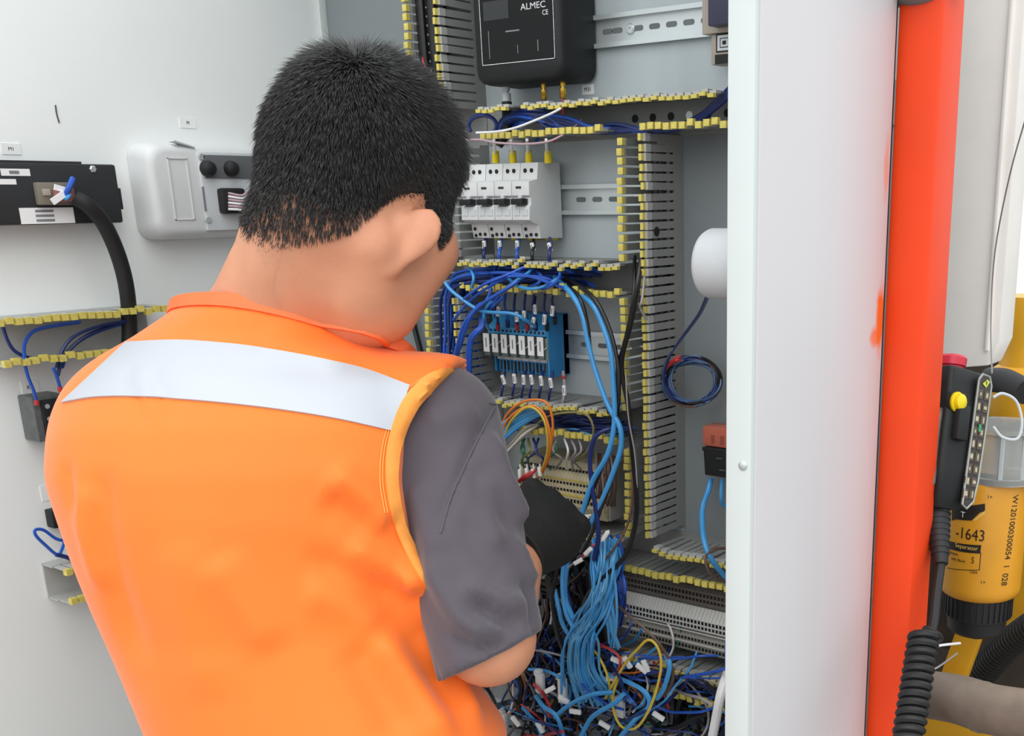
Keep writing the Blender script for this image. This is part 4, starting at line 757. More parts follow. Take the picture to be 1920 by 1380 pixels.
# blue wires on the left wall ducts
for i,p in enumerate(([(5,612),(15,640),(30,660),(60,672),(90,668)],[(46,672),(46,645),(62,622),(95,612),(150,604)],[(106,690),(118,655),(140,630),(185,612),(250,600)],[(116,690),(128,660),(155,636),(200,616),(255,602)],[(108,705),(112,690),(122,665),(165,628),(240,600)])):
    tag(MB().tube([wx(a,b,.028+.004*(i%3)) for a,b in p], .0021, 6).build('wire', WM('mb' if i%2 else 'db')), ('leftmost blue wire lying in the upper left wall duct','blue wire arching up over the left of the upper wall duct','blue wire entering the upper wall duct left of its pair','blue wire of the pair in the upper wall duct','lowest blue wire at the right of the upper wall duct')[i], 'wire', 'blue wires in the upper left wall duct')
for i,p in enumerate(([(44,672,.05),(52,705,.045),(62,730,.042),(68,750,.04)],[(100,690,.05),(106,705,.048),(112,725,.045)])):
    o = tag(MB().tube([wx(*q) for q in p], .0019, 6).build('wire', WM('mb')), ('left','right')[i]+' blue wire with red sleeve entering the grey relay socket', 'wire', 'leads of the grey relay socket')
    e = wx(*p[-1]); e2 = wx(p[-1][0]+1,p[-1][1]+10,p[-1][2]); MB().cyl(e,e2,.0027,8).build('red_sleeve', WM('rd'), o)
o = tag(MB().tube([wx(*q) for q in [(118,985,.03),(122,1005,.032),(118,1025,.03),(108,1040,.03),(85,1022,.03),(68,1005,.03),(66,994,.03),(82,994,.03),(110,1012,.03),(145,1012,.03)]], .0019, 6).build('wire', WM('mb')), 'blue wire looped below the small black fuse socket', 'wire')
MB().box(*(lambda c:(c-np.array([.001,.004,.007]),c+np.array([.002,.004,.007])))(wx(121,982,.034))).build('marker_sleeve', PAPER, o)
tag(MB().tube([wx(*q) for q in [(105,1040,.03),(128,1046,.03),(150,1062,.03),(165,1085,.03),(180,1105,.03)]], .0026, 6).build('wire', WM('db')), 'dark blue wire running into the lower short duct', 'wire')

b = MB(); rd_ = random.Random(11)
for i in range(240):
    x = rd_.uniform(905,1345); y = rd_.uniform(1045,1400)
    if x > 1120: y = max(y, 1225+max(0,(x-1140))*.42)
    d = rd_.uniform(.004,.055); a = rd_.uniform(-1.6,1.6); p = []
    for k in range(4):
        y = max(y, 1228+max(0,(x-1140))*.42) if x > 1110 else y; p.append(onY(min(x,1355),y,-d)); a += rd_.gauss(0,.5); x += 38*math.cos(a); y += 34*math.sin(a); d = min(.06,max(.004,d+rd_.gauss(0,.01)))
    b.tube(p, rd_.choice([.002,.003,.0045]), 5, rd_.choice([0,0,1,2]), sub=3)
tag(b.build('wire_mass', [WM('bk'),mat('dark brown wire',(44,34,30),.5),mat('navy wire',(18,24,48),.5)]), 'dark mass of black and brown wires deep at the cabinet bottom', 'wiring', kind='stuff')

for i in range(5): W3([(-1.098+.0095*i,-.052-.007*(i%2),1.655),(-1.097+.0095*i,-.058-.006*(i%2),1.75),(-1.098+.0095*i,-.056-.007*(i%2),1.92)], .0050, 'bk', 'black filler tube added as shade inside the left column duct', 'added shade fillers in the left column duct', 8)  # black tubes added so the duct interior reads as deep shade
for i in range(4): W3([(-.757-.004*(i%2),-.012-.013*i,1.17),(-.757-.004*(i%2),-.013-.013*i,1.38),(-.757-.004*(i%2),-.012-.013*i,1.61)], .0036, 'bk', 'black filler tube added as shade inside the inner column duct', 'added shade fillers in the inner column duct', 8)  # black tubes added behind the fingers so their gaps look shaded
# ---------------------------------------------------------------- the man: distance fields meshed into one body, clothing over it
def n_(v): v = np.array(v, float); return v/np.linalg.norm(v)
def smin(a, b, k): h = np.clip(.5+.5*(b-a)/k, 0, 1); return b*(1-h)+a*h-k*h*(1-h)
def cap(P, a, b, ra, rb):
    a, b = np.asarray(a), np.asarray(b); ba = b-a; h = np.clip(((P-a)@ba)/(ba@ba), 0, 1); return np.linalg.norm(P-a-h[:,None]*ba, axis=1)-(ra+(rb-ra)*h)
def ell(P, c, axes, rad):
    q = (P-np.asarray(c))@np.array(axes).T; rad = np.array(rad); k0 = np.linalg.norm(q/rad, axis=1); k1 = np.linalg.norm(q/rad**2, axis=1)+1e-9; return k0*(k0-1)/k1
def surface_nets(fn, lo, hi, h):
    lo, hi = np.array(lo, float), np.array(hi, float); N = np.ceil((hi-lo)/h).astype(int)+1
    ax = [lo[i]+h*np.arange(N[i]) for i in range(3)]; G = np.stack(np.meshgrid(*ax, indexing='ij'), -1).reshape(-1,3)
    V = np.concatenate([fn(g) for g in np.array_split(G, max(1, len(G)//400000))]).reshape(N)
    C = N-1; S = V < 0; num = np.zeros((*C,3)); cnt = np.zeros(C)
    off = [(i,j,k) for i in (0,1) for j in (0,1) for k in (0,1)]
    sl = lambda o: tuple(slice(o[d], o[d]+C[d]) for d in range(3))
    for a in off:
        for d in range(3):
            if a[d] == 0:
                b = list(a); b[d] = 1; va, vb = V[sl(a)], V[sl(b)]; m = (va < 0) != (vb < 0); t = np.where(m, va/(va-vb+1e-20*(va==vb)), 0)
                for e in range(3): num[...,e] += m*(a[e]+(t if e == d else 0))
                cnt += m
    act = cnt > 0; idx = -np.ones(C, int); idx[act] = np.arange(act.sum())
    I = np.argwhere(act); verts = lo+h*(I+num[act]/cnt[act][:,None]); F = []
    for d in range(3):
        u, v = (d+1)%3, (d+2)%3; a = S; s0 = [slice(1,C[i]) for i in range(3)]; s0[d] = slice(0,C[d]); s1 = list(s0); s1[d] = slice(1,C[d]+1)
        A, B = S[tuple(s0)], S[tuple(s1)]; m = A != B; q = np.argwhere(m); q[:,u] += 1; q[:,v] += 1
        def ii(du, dv): r = q.copy(); r[:,u] -= du; r[:,v] -= dv; return idx[r[:,0],r[:,1],r[:,2]]
        f = np.stack([ii(1,1),ii(0,1),ii(0,0),ii(1,0)],1); fl = ~A[m]; f[fl] = f[fl][:,::-1]; F.append(f)
    F = np.concatenate(F); F = F[(F >= 0).all(1)]; return verts, F
def relax(v, f, it=2, k=.5):
    e = np.concatenate([f[:,[0,1]],f[:,[1,2]],f[:,[2,3]],f[:,[3,0]]]); e = np.concatenate([e,e[:,::-1]]); deg = np.bincount(e[:,0], minlength=len(v))+1e-9
    for i in range(it):
        for kk in (k, -k*1.02):
            s = np.stack([np.bincount(e[:,0], weights=v[e[:,1],c], minlength=len(v)) for c in range(3)],1)/deg[:,None]; v = v+kk*(s-v)
    return v
def npmesh(name, v, f, mats):
    me = bpy.data.meshes.new(name); me.from_pydata([tuple(x) for x in v], [], [tuple(int(i) for i in x) for x in f])
    for m in (mats if isinstance(mats, list) else [mats]): me.materials.append(m)
    me.polygons.foreach_set('use_smooth', [True]*len(me.polygons)); me.update(); return me
def vnormals(v, f):
    n = np.cross(v[f[:,2]]-v[f[:,0]], v[f[:,3]]-v[f[:,1]]); N = np.zeros_like(v)
    for k in range(4): np.add.at(N, f[:,k], n)
    return N/(np.linalg.norm(N, axis=1)[:,None]+1e-12)

SKIN = mat('skin', (208,145,113), .5, var=.05, vs=40, bump=.12, bs=350)
b_ = SKIN.node_tree.nodes['Principled BSDF']; b_.inputs['Subsurface Weight'].default_value = .12; b_.inputs['Subsurface Radius'].default_value = (.02,.008,.004); b_.inputs['Subsurface Scale'].default_value = .3
HAIR = mat('black hair', (22,21,22), .36, spec=.9, var=.3, vs=300, sheen=.12)
SCALP = mat('hair covered scalp', (30,27,26), .65, spec=.25, var=.25, vs=260, bump=.5, bs=500)
VEST = mat('orange vest cloth', (250,119,36), .62, spec=.35, var=.035, vs=7, bump=.22, bs=15, sheen=.2)
VESTB = mat('vest edge binding', (250,160,74), .6, spec=.3, var=.05, vs=60, bump=.15, bs=700)
COLLAR = mat('vest collar band', (238,112,58), .6, var=.05, vs=40, bump=.15, bs=700)
TAPE = mat('grey reflective tape', (178,183,191), .42, .12, var=.03, vs=9, bump=.06, bs=500)
SHIRT = mat('dark grey shirt cloth', (82,76,84), .8, spec=.25, var=.06, vs=18, bump=.55, bs=26, sheen=.25)
GLOVE = mat('black work glove', (22,22,20), .7, var=.2, vs=120, bump=.4, bs=450)
TROUS = mat('dark blue work trousers', (40,46,62), .8, var=.08)
SHOE = mat('black work boot', (28,26,24), .5, var=.1)

# torso frame: lx to the man's right, g the way he faces, w up his leaning spine
T0 = 1.06; O = at(612,1380,T0); g0 = n_([CM[2][0], CM[2][1], 0]); lx = n_([CM[0][0], CM[0][1], 0]); LEAN = math.radians(13)
w = n_(np.array([0,0,1])*math.cos(LEAN)+g0*math.sin(LEAN)); lx = n_(lx-w*(lx@w)); g = np.cross(w, lx)
def tplane(px, py, dy=0.):        # picture point onto the torso's mid plane -> (across, up)
    r = ray(px,py); t = ((O+g*dy-CP)@g)/(r@g); p = CP+t*r-O; return p@lx, p@w
E_L = [(304,1380),(250,1250),(208,1160),(168,1060),(138,970),(116,910),(107,858),(110,805),(121,762),(148,704),(198,652),(232,622),(268,598),(325,562)]
E_R = [(958,1380),(872,1260),(842,1160),(832,1060),(838,970),(850,910),(858,858),(862,805),(862,762),(856,700),(770,664),(690,632),(640,606),(560,566)]
sL = np.array([tplane(*p) for p in E_L]); sR = np.array([tplane(*p) for p in E_R])
SS = np.linspace(sL[0,1], max(sL[-1,1], sR[-1,1]), 60)
xl_, xr_ = np.interp(SS, sL[:,1], sL[:,0]), np.interp(SS, sR[:,1], sR[:,0])
ker = np.ones(5)/5; pad = lambda a: np.convolve(np.pad(a, 2, mode='edge'), ker, 'valid')
CXs, AXs = pad((xl_+xr_)/2), pad((xr_-xl_)/2)
u_ = (SS-SS[0])/(SS[-1]-SS[0])
BXs = np.interp(u_, [0,.25,.5,.7,.85,.95,1], [.120,.112,.122,.118,.092,.066,.050])
CYs = np.interp(u_, [0,.3,.6,.8,.92,1], [.0,.0,.0,.018,.040,.055])
ST = SS[-1]
def torso(P, inset=0.):
    q = P-O; x, y, s = q@lx, q@g, q@w; sc_ = np.clip(s, SS[0]-.6, ST); a = np.maximum(np.interp(sc_, SS, AXs)-inset, .012); b = np.maximum(np.interp(sc_, SS, BXs)-inset, .012)
    X, Y = np.abs(x-np.interp(sc_, SS, CXs))/a, np.abs(y-np.interp(sc_, SS, CYs))/b
    r = (X**2.25+Y**2.25)**(1/2.25); d = (r-1)*np.minimum(a,b)*.92; top = s-(ST-inset*.6)
    return np.where(top > 0, np.sqrt(np.maximum(d,0)**2+top**2)+np.minimum(d,0)*0, np.maximum(d, top*.6-.02*0-1e-6+np.minimum(d*0,0)) if False else d)
# joints
SH = at(830,800,1.055); EL = at(915,1205,1.0); WR = at(968,1035,1.11); HD = at(1016,984,1.165)
xLs = tplane(150,810)
SHL = O+lx*(xLs[0]+.045)+w*xLs[1]+g*.03; ELL = SHL+g*.20-w*.20+lx*.03; WRL = ELL+g*.11+lx*.17+w*.07; HDL = WRL+g*.035+lx*.07+w*.01
# head frame
f_h = n_(cdir(.30,.36,.88)); u_h = n_(cdir(0,-1,0)-f_h*(cdir(0,-1,0)@f_h)); r_h = np.cross(f_h, u_h); HC = at(676,337,1.005)
ROLLH = math.radians(14); r_h, u_h = r_h*math.cos(ROLLH)-u_h*math.sin(ROLLH), u_h*math.cos(ROLLH)+r_h*math.sin(ROLLH)
HA = np.array([r_h, f_h, u_h]); 
HS = 1.045
def H(r, f, u): return HC+HS*(r_h*r+f_h*f+u_h*u)
NB = at(505,618,1.065)
EAR = at(774,452,.966); ea = n_(cdir(.50,-.86,.08)); ew = n_(cdir(.86,.50,.18)-ea*(cdir(.86,.50,.18)@ea)); en = np.cross(ea, ew)
def headfield(P):
    d = ell(P, H(0,-.006,.012), HA, (.0755,.092,.085))
    d = smin(d, ell(P, H(0,.030,-.045), HA, (.060,.064,.078)), .035)
    d = smin(d, cap(P, H(-.030,.030,-.090), H(0,.072,-.112), .026, .020), .03); d = smin(d, cap(P, H(.030,.030,-.090), H(0,.072,-.112), .026, .020), .03)
    d = smin(d, cap(P, H(.052,-.005,-.065), H(.034,.045,-.098), .020, .018), .03); d = smin(d, cap(P, H(-.052,-.005,-.065), H(-.034,.045,-.098), .020, .018), .03)
    for s_ in (1,-1): d = smin(d, cap(P, H(s_*.056,.052,-.028), H(s_*.040,.058,-.088), .026, .022), .025)
    d = smin(d, cap(P, H(0,.094,-.010), H(0,.112,-.046), .008, .0135), .014); d = smin(d, ell(P, H(0,.098,-.078), HA, (.024,.010,.010)), .008)
    for s_ in (1,-1): d = np.maximum(d, -ell(P, H(s_*.032,.098,-.012), HA, (.015,.010,.008))*1.0) if False else d
    nk = cap(P, H(.0,-.024,-.050), NB, .050, .058); d = smin(d, nk, .024)
    for s_, e0 in ((1,EAR),(-1,None)):
        if s_ == 1: c, a_, w_, nn = EAR, ea, ew, en
        else: c, a_, w_, nn = H(-.078,-.008,-.030), u_h, n_(-r_h*.5-f_h*.86), n_(r_h*.86-f_h*.5)
        e = smin(ell(P, c+a_*.010+w_*.001, (a_,w_,nn), (.0225,.0170,.0048)), ell(P, c-a_*.012-w_*.003, (a_,w_,nn), (.021,.0105,.0046)), .012); e = smin(e, ell(P, c-a_*.026-w_*.005, (a_,w_,nn), (.011,.009,.006)), .006)
        e = np.maximum(e, -ell(P, c+nn*.0055*(1 if s_ == 1 else 1), (a_,w_,nn), (.021,.010,.0045)))
        root = cap(P, c-w_*.016+a_*.008, c-w_*.014-a_*.020, .007, .006); d = smin(d, smin(e, root, .009), .006)
    return d
def hand(P, wr, hd, palm_n, side, off=0.):
    """palm with five separate, bent fingers; palm_n points out of the back of the hand, side towards the thumb"""
    ax = n_(hd-wr); nb = n_(palm_n-ax*(palm_n@ax)); sd = n_(np.cross(ax, nb)); sd = sd if sd@side > 0 else -sd
    d = ell(P, hd, (ax,sd,nb), (.048,.043,.020)); d = smin(d, cap(P, wr, hd-ax*.02, .029, .030), .03)
    for k, (L, o) in enumerate(((.072,.031),(.080,.011),(.074,-.010),(.058,-.030))):
        k0 = hd+ax*(.036-.004*abs(k-1.3))+sd*o+nb*.006; d1 = n_(ax*.62-nb*.78); d2 = n_(-ax*.30-nb*.95); d3 = n_(-ax*.85-nb*.45)
        k1 = k0+d1*L*.48; k2 = k1+d2*L*.32; k3 = k2+d3*L*.26
        fg = smin(smin(cap(P,k0,k1,.0105,.0098), cap(P,k1,k2,.0098,.009), .004), cap(P,k2,k3,.009,.0082), .004); d = smin(d, fg, .007)
    t0 = hd-ax*.022+sd*.034; t1 = t0+n_(ax*.6+sd*.7-nb*.4)*.036; t2 = t1+n_(ax*.9-nb*.5)*.030; d = smin(d, smin(cap(P,t0,t1,.0135,.0115), cap(P,t1,t2,.0112,.0095), .004), .010)
    return d-off
PN_R = n_(cdir(.30,-.35,-.88)); PN_L = n_(cdir(-.3,-.5,-.8)); SD_R = -lx; SD_L = lx
def arms(P, up=0., fo=0.):
    d = cap(P, SH, EL, .048+up, .036+up*.6); d = smin(d, cap(P, EL+(WR-EL)*.06, WR, .0395+fo, .028+fo), .02)
    d2 = cap(P, SHL, ELL, .046+up, .041+up*.6); d2 = smin(d2, cap(P, ELL, WRL, .042+fo, .028+fo), .025); return d, d2
def bodyfield(P):
    a, b = arms(P); d = smin(torso(P,.020), cap(P, H(.0,-.024,-.050), NB, .050, .060), .04); d = smin(smin(d, a, .03), b, .03); return d
LEGH = [O+lx*s_*.085-w*.10 for s_ in (-1,1)]; FT = [np.array([LEGH[k][0], LEGH[k][1], .07])+lx*(2*k-1)*.07+g0*(-.04+.10*k) for k in (0,1)]; KN = [(LEGH[k]*.5+FT[k]*.5)+g0*.03 for k in (0,1)]
def legs(P, o=0.):
    d = None
    for k in (0,1):
        e = smin(cap(P, LEGH[k], KN[k], .082+o, .056+o), cap(P, KN[k], FT[k]+np.array([0,0,.02]), .056+o, .045+o), .03); d = e if d is None else smin(d, e, .03)
    return smin(d, ell(P, O-w*.06, (lx,g,w), (.155+o,.105+o,.11)), .05)
allp = np.array([SH,EL,WR,HD,SHL,ELL,WRL,HDL,NB]+[O+lx*x+g*y+w*z for x in (-.24,.24) for y in (-.14,.16) for z in (-.02,ST)])
lo, hi = allp.min(0)-.09, allp.max(0)+.09
# one continuous skin: body and legs coarse, head and hands fine
def whole(P): return smin(bodyfield(P), legs(P), .04)
v1, f1 = surface_nets(lambda P: smin(np.minimum(bodyfield(P), np.minimum(hand(P,WR,HD,PN_R,SD_R), hand(P,WRL,HDL,PN_L,SD_L))), legs(P), .03), np.minimum(lo, np.array(FT).min(0)-.08), np.maximum(hi, np.array(FT).max(0)+.08), .0085)
hcl = HC-np.array([.16,.16,.24]); hch = HC+np.array([.16,.16,.15])
cutz = NB+n_(HC-NB)*.035; cn = n_(HC-NB)
v2, f2 = surface_nets(lambda P: np.maximum(headfield(P), -((P-NB)@cn)), hcl, hch, .0024)
v2 = relax(v2, f2, 2, .5); v1 = relax(v1, f1, 2)
def hair_line(q):
    r, f, u = q[:,0], q[:,1], q[:,2]
    ln = np.interp(f, [-.12,-.06,-.045,-.037,-.030,-.018,.0,.012,.020,.034,.046,.058,.08], [-.120,-.117,-.112,-.090,-.050,-.024,-.010,-.018,-.052,-.056,-.010,.035,.050]); return u-ln
q2 = (v2-HC)@HA.T; hv = hair_line(q2)
fm = (hv[f2].mean(1) > .004+.045*np.clip((-.03-q2[f2].mean(1)[:,1])/.01,0,1)).astype(int)
EARD = np.linalg.norm((v2-EAR), axis=1)[f2].mean(1); fm[(EARD < .036) & (np.abs(((v2-EAR)@ew)[f2].mean(1)+.004) < .03) & (((v2-EAR)@ew)[f2].mean(1) > -.012)] = 0
V = np.vstack([v1, v2]); Fc = np.vstack([f1, f2+len(v1)])
me = npmesh('person', V, Fc, [SKIN, SCALP]); me.polygons.foreach_set('material_index', np.concatenate([np.zeros(len(f1),int), fm]))
man = bpy.data.objects.new('person', me); COL.objects.link(man)
tag(man, 'man in orange reflective vest and grey shirt working on the wiring with black gloves', 'person')

# eyes, brows, mouth on the far side of the face
for s_ in (1,-1):
    MB().lathe(H(s_*.031,.072,-.010), f_h, [(-.012,0),(-.0085,.0085),(0,.012),(.0085,.0085),(.012,0)], 14).build('eye', mat('eye white',(230,226,220),.2), man, 60)
    MB().lathe(H(s_*.031,.0832,-.010), f_h, [(0,.0055),(.001,.004),(.001,0)], 12).build('iris', mat('dark iris',(30,20,16),.2), man, 60)
    MB().tube([H(s_*.016,.0865,.010),H(s_*.032,.0815,.014),H(s_*.048,.068,.010)], .0030, 6).build('eyebrow', HAIR, man)
MB().tube([H(-.022,.098,-.078),H(0,.1085,-.077),H(.022,.098,-.078)], .004, 6).build('lips', mat('lips',(176,96,84),.45), man)

# hair: tapered strands combed away from the crown
N2 = vnormals(v2, f2)
ar = np.linalg.norm(np.cross(v2[f2[:,2]]-v2[f2[:,0]], v2[f2[:,3]]-v2[f2[:,1]]), axis=1)/2
hq = hv[f2].mean(1); qf = q2[f2].mean(1); back_ = np.clip((-.03-qf[:,1])/.01,0,1); keepw = ar*np.clip((hq+.006+.020*back_)/(.010+.080*back_), 0, 1)**1.4; eo = (EARD < .034) & (((v2-EAR)@ew)[f2].mean(1) > -.010); keepw[eo] = 0
NS = 34000; pick = RNG.choice(len(f2), NS, p=keepw/keepw.sum()); bar = RNG.dirichlet((1,1,1,1), NS)
root = (v2[f2[pick]]*bar[:,:,None]).sum(1); nrm = N2[f2[pick]].mean(1); nrm /= np.linalg.norm(nrm, axis=1)[:,None]; qh = (root-HC)@HA.T; hl = hair_line(qh)
WHRL = H(.012,-.075,.070); away = root-WHRL; away -= nrm*(away*nrm).sum(1)[:,None]; da = np.linalg.norm(away, axis=1)[:,None]; away /= da+1e-9
swirl = np.cross(nrm, away); top_ = np.clip((qh[:,2]-.035)/.05, 0, 1); frnt = np.clip((qh[:,1]+.02)/.08,0,1)
ln_ = .006+np.clip(hl/.09,0,1)*.012+top_*.013+frnt*top_*.005; ln_ *= RNG.uniform(.75,1.15,NS); ln_ *= np.clip((hl+.020)/.045,.3,1)
d0 = n_(1)*0 if False else nrm*(.42+.30*top_[:,None])+away*.85+swirl*.18+RNG.normal(0,.16,(NS,3)); d0 += -u_h*.25*(1-top_[:,None]); d0 /= np.linalg.norm(d0, axis=1)[:,None]
bend = away*.35-nrm*.25; P0 = root-nrm*.0008; P1 = root+d0*ln_[:,None]*.5; P2 = P1+(d0+bend*.5)*ln_[:,None]*.5
side = np.cross(d0, nrm+RNG.normal(0,.3,(NS,3))); side /= np.linalg.norm(side, axis=1)[:,None]; oth = np.cross(d0, side)
wd = (.00042*np.clip((hl+.012)/.03,.35,1))[:,None]
tri = [side, -.5*side+.87*oth, -.5*side-.87*oth]
HV = np.concatenate([P0+t*wd for t in tri]+[P1+t*wd*.9 for t in tri]+[P2+side*wd*.15]); ii = np.arange(NS); blk = lambda k: ii+k*NS
HF4 = np.concatenate([np.stack([blk(a),blk(b),blk(b+3),blk(a+3)],1) for a,b in ((0,1),(1,2),(2,0))]); HF3 = np.concatenate([np.stack([blk(a+3),blk(b+3),blk(6)],1) for a,b in ((0,1),(1,2),(2,0))])
me = bpy.data.meshes.new('hair'); me.vertices.add(len(HV)); me.vertices.foreach_set('co', HV.ravel())
me.loops.add(HF4.size+HF3.size); me.loops.foreach_set('vertex_index', np.concatenate([HF4.ravel(),HF3.ravel()])); me.polygons.add(len(HF4)+len(HF3))
st = np.concatenate([np.arange(len(HF4))*4, HF4.size+np.arange(len(HF3))*3]); me.polygons.foreach_set('loop_start', st); me.update(calc_edges=True); me.materials.append(HAIR)
me.polygons.foreach_set('use_smooth', [True]*len(me.polygons))
tag(link('hair', me, man), 'short black cropped hair', kind='stuff')

# ---- clothing
CUT = np.array([tplane(*p) for p in [(1010,1290,-.05),(905,1200,-.06),(862,1160,-.07),(822,1128,-.075),(788,1075,-.08),(752,1000,-.09),(738,905,-.09),(748,812,-.075),(792,742,-.05),(852,690,0),(880,660,0)]])
def right_cut(s): return np.interp(s, CUT[:,1], CUT[:,0], left=1., right=CUT[-1,0])
NECK = np.array([(300,545),(400,540),(480,552),(560,578),(620,606),(690,636),(745,655),(852,690)]); NKP = np.array([tplane(*p, dy=.03) for p in NECK])
NKA = at(337,556,1.008); NKB = at(604,596,.985); NKN = n_(np.cross(NKB-NKA, at(480,556,.957)-NKA)); NKN = NKN if NKN@w > 0 else -NKN
def vestf(P):
    q = P-O; x, y, s = q@lx, q@g, q@w; d = smin(torso(P, 0.), np.minimum(cap(P, SH, SH+(EL-SH)*.62, .067, .058), cap(P, SHL, SHL+(ELL-SHL)*.4, .066, .06)), .03)
    d = smin(d, cap(P, NB+(HC-NB)*.35, NB-w*.04, .066, .080), .05)
    d = np.maximum(d, (x-right_cut(s))*.8)
    hole = ell(P, SHL+g*.085-w*.02, (lx,g,w), (.10,.085,.13)); d = np.maximum(d, -hole)
    ax = n_(HC-NB); rad = np.linalg.norm((P-NB)-((P-NB)@ax)[:,None]*ax, axis=1); d = np.maximum(d, np.minimum((P-NKA)@NKN, .125-rad))      # neckline
    return np.maximum(d, -(s-SS[0]+.14))
vv, vf = surface_nets(vestf, lo, hi, .0062); vv = relax(vv, vf, 3)
# soft folds: (line in the picture, half width, height)
def bvh_of(v, f): return BVHTree.FromPolygons([tuple(x) for x in v], [tuple(int(i) for i in x) for x in f])
def shoot(bv, px, py, guess=1.03):
    r = ray(px,py); rn = Vector(r).normalized(); hit = bv.ray_cast(Vector(CP), rn)
    if hit[0] is None: hit = bv.find_nearest(Vector(CP+guess*r))
    return np.array(hit[0]), np.array(hit[1])
def folds(v, f, bv, specs, mul=1.45):
    N = vnormals(v, f); D = np.zeros(len(v))
    for pts, wd, hgt in specs:
        c = catmull([shoot(bv,*p)[0] for p in pts], 6)
        dist = np.full(len(v), 9.); tpos = np.zeros(len(v))
        for i in range(len(c)-1):
            a, b = c[i], c[i+1]; ba = b-a; h = np.clip(((v-a)@ba)/(ba@ba+1e-12),0,1); e = np.linalg.norm(v-a-h[:,None]*ba, axis=1); m = e < dist; dist[m] = e[m]; tpos[m] = (i+h[m])/(len(c)-1)
        D += (mul if hgt < 0 else mul*1.35)*hgt*np.exp(-(dist/wd)**2)*np.clip(np.sin(np.pi*np.clip(tpos,.02,.98))*1.8,0,1)
    return v+N*D[:,None]
bv = bvh_of(vv, vf)
vv = folds(vv, vf, bv, [
    ([(700,1175),(745,1250),(790,1320),(850,1420)], .016, .007), ([(660,1200),(710,1290),(760,1390)], .018, -.005),
    ([(600,925),(655,960),(720,1010),(790,1090)], .014, -.006), ([(610,880),(680,935),(735,985)], .014, .006), ([(650,1010),(720,1060),(800,1120)], .013, .005),
    ([(560,1030),(650,1080),(740,1110),(830,1135)], .012, -.004), ([(400,1040),(450,1120),(520,1230)], .018, .004),
    ([(235,690),(258,745),(285,810)], .006, -.0018), ([(275,690),(300,740),(325,790)], .006, -.0018), ([(255,690),(280,750),(300,800)], .008, .0015), ([(195,860),(190,980),(215,1100),(270,1260)], .016, -.005), ([(160,900),(165,1000),(200,1120)], .014, .004),
    ([(820,1170),(845,1260),(900,1380)], .014, .006), ([(700,1060),(735,1150),(800,1240),(860,1340)], .020, -.004), ([(690,950),(740,1040),(800,1120)], .010, .004), ([(560,1110),(640,1130),(720,1190)], .016, .003), ([(345,1000),(360,1150),(400,1330)], .022, .003), ([(122,865),(130,915),(146,965)], .008, -.003), ([(480,640),(560,655),(660,690)], .016, .003), ([(330,620),(430,625),(560,640)], .012, -.002)])
vest = npmesh('vest', vv, vf, VEST); vest = link('vest', vest, man); tag(vest, 'orange high-visibility vest')
bv = bvh_of(vv, vf)
def strip_on(bv, top, bot, nu, nv, off, thick, name, m_, parent, lab=None, wob=0.):
    tp, bt = catmull([(*p,0) for p in top], 10)[:,:2], catmull([(*p,0) for p in bot], 10)[:,:2]
    def rs(c): L = np.r_[0, np.cumsum(np.linalg.norm(np.diff(c, axis=0), axis=1))]; return np.stack([np.interp(np.linspace(0,L[-1],nu), L, c[:,k]) for k in (0,1)],1)
    tp, bt = rs(tp), rs(bt); vs = []
    for i in range(nu):
        for j in range(nv):
            p, n = shoot(bv, *(tp[i]*(1-j/(nv-1))+bt[i]*(j/(nv-1)))); vs.append((p,n))
    pos = np.array([a for a,_ in vs]).reshape(nu,nv,3); nn = np.array([b for _,b in vs]).reshape(nu,nv,3)
    for _ in range(3): nn[1:-1] = (nn[:-2]+nn[1:-1]*2+nn[2:])/4; nn[:,1:-1] = (nn[:,:-2]+nn[:,1:-1]*2+nn[:,2:])/4
    nn /= np.linalg.norm(nn, axis=2)[:,:,None]+1e-9
    o_ = (pos+nn*off).reshape(-1,3); i_ = (pos+nn*(off-thick)).reshape(-1,3); n = nu*nv; F = []
    for i in range(nu-1):
        for j in range(nv-1):
            a,b,c,d = i*nv+j, (i+1)*nv+j, (i+1)*nv+j+1, i*nv+j+1; F += [(a,b,c,d),(n+d,n+c,n+b,n+a)]
    ring = [i*nv for i in range(nu)]+[(nu-1)*nv+j for j in range(1,nv)]+[i*nv+nv-1 for i in range(nu-2,-1,-1)]+[j for j in range(nv-2,0,-1)]
    F += [(ring[k],n+ring[k],n+ring[(k+1)%len(ring)],ring[(k+1)%len(ring)]) for k in range(len(ring))]
    b = MB(); b.add(np.vstack([o_,i_]), F); o = b.build(name, m_, parent, 50)
    if lab: o['label'] = lab
    return o
strip_on(bv, [(238,644),(330,640),(425,646),(500,655),(560,665),(625,679),(690,696),(768,724)], [(118,756),(180,746),(260,745),(340,750),(430,758),(530,770),(630,786),(737,809)], 60, 12, .0022, .002, 'reflective_tape', TAPE, vest, 'silver grey reflective band across the shoulders')
strip_on(bv, [(842,689),(822,694),(786,716),(750,760),(726,830),(722,900),(732,960),(744,1000),(764,1045),(790,1090),(812,1122)], [(866,706),(850,704),(808,732),(772,775),(748,840),(743,905),(752,965),(762,998),(780,1036),(802,1078),(822,1112)], 64, 5, .0028, .004, 'armhole_binding', VESTB, vest, 'lighter orange edge binding')
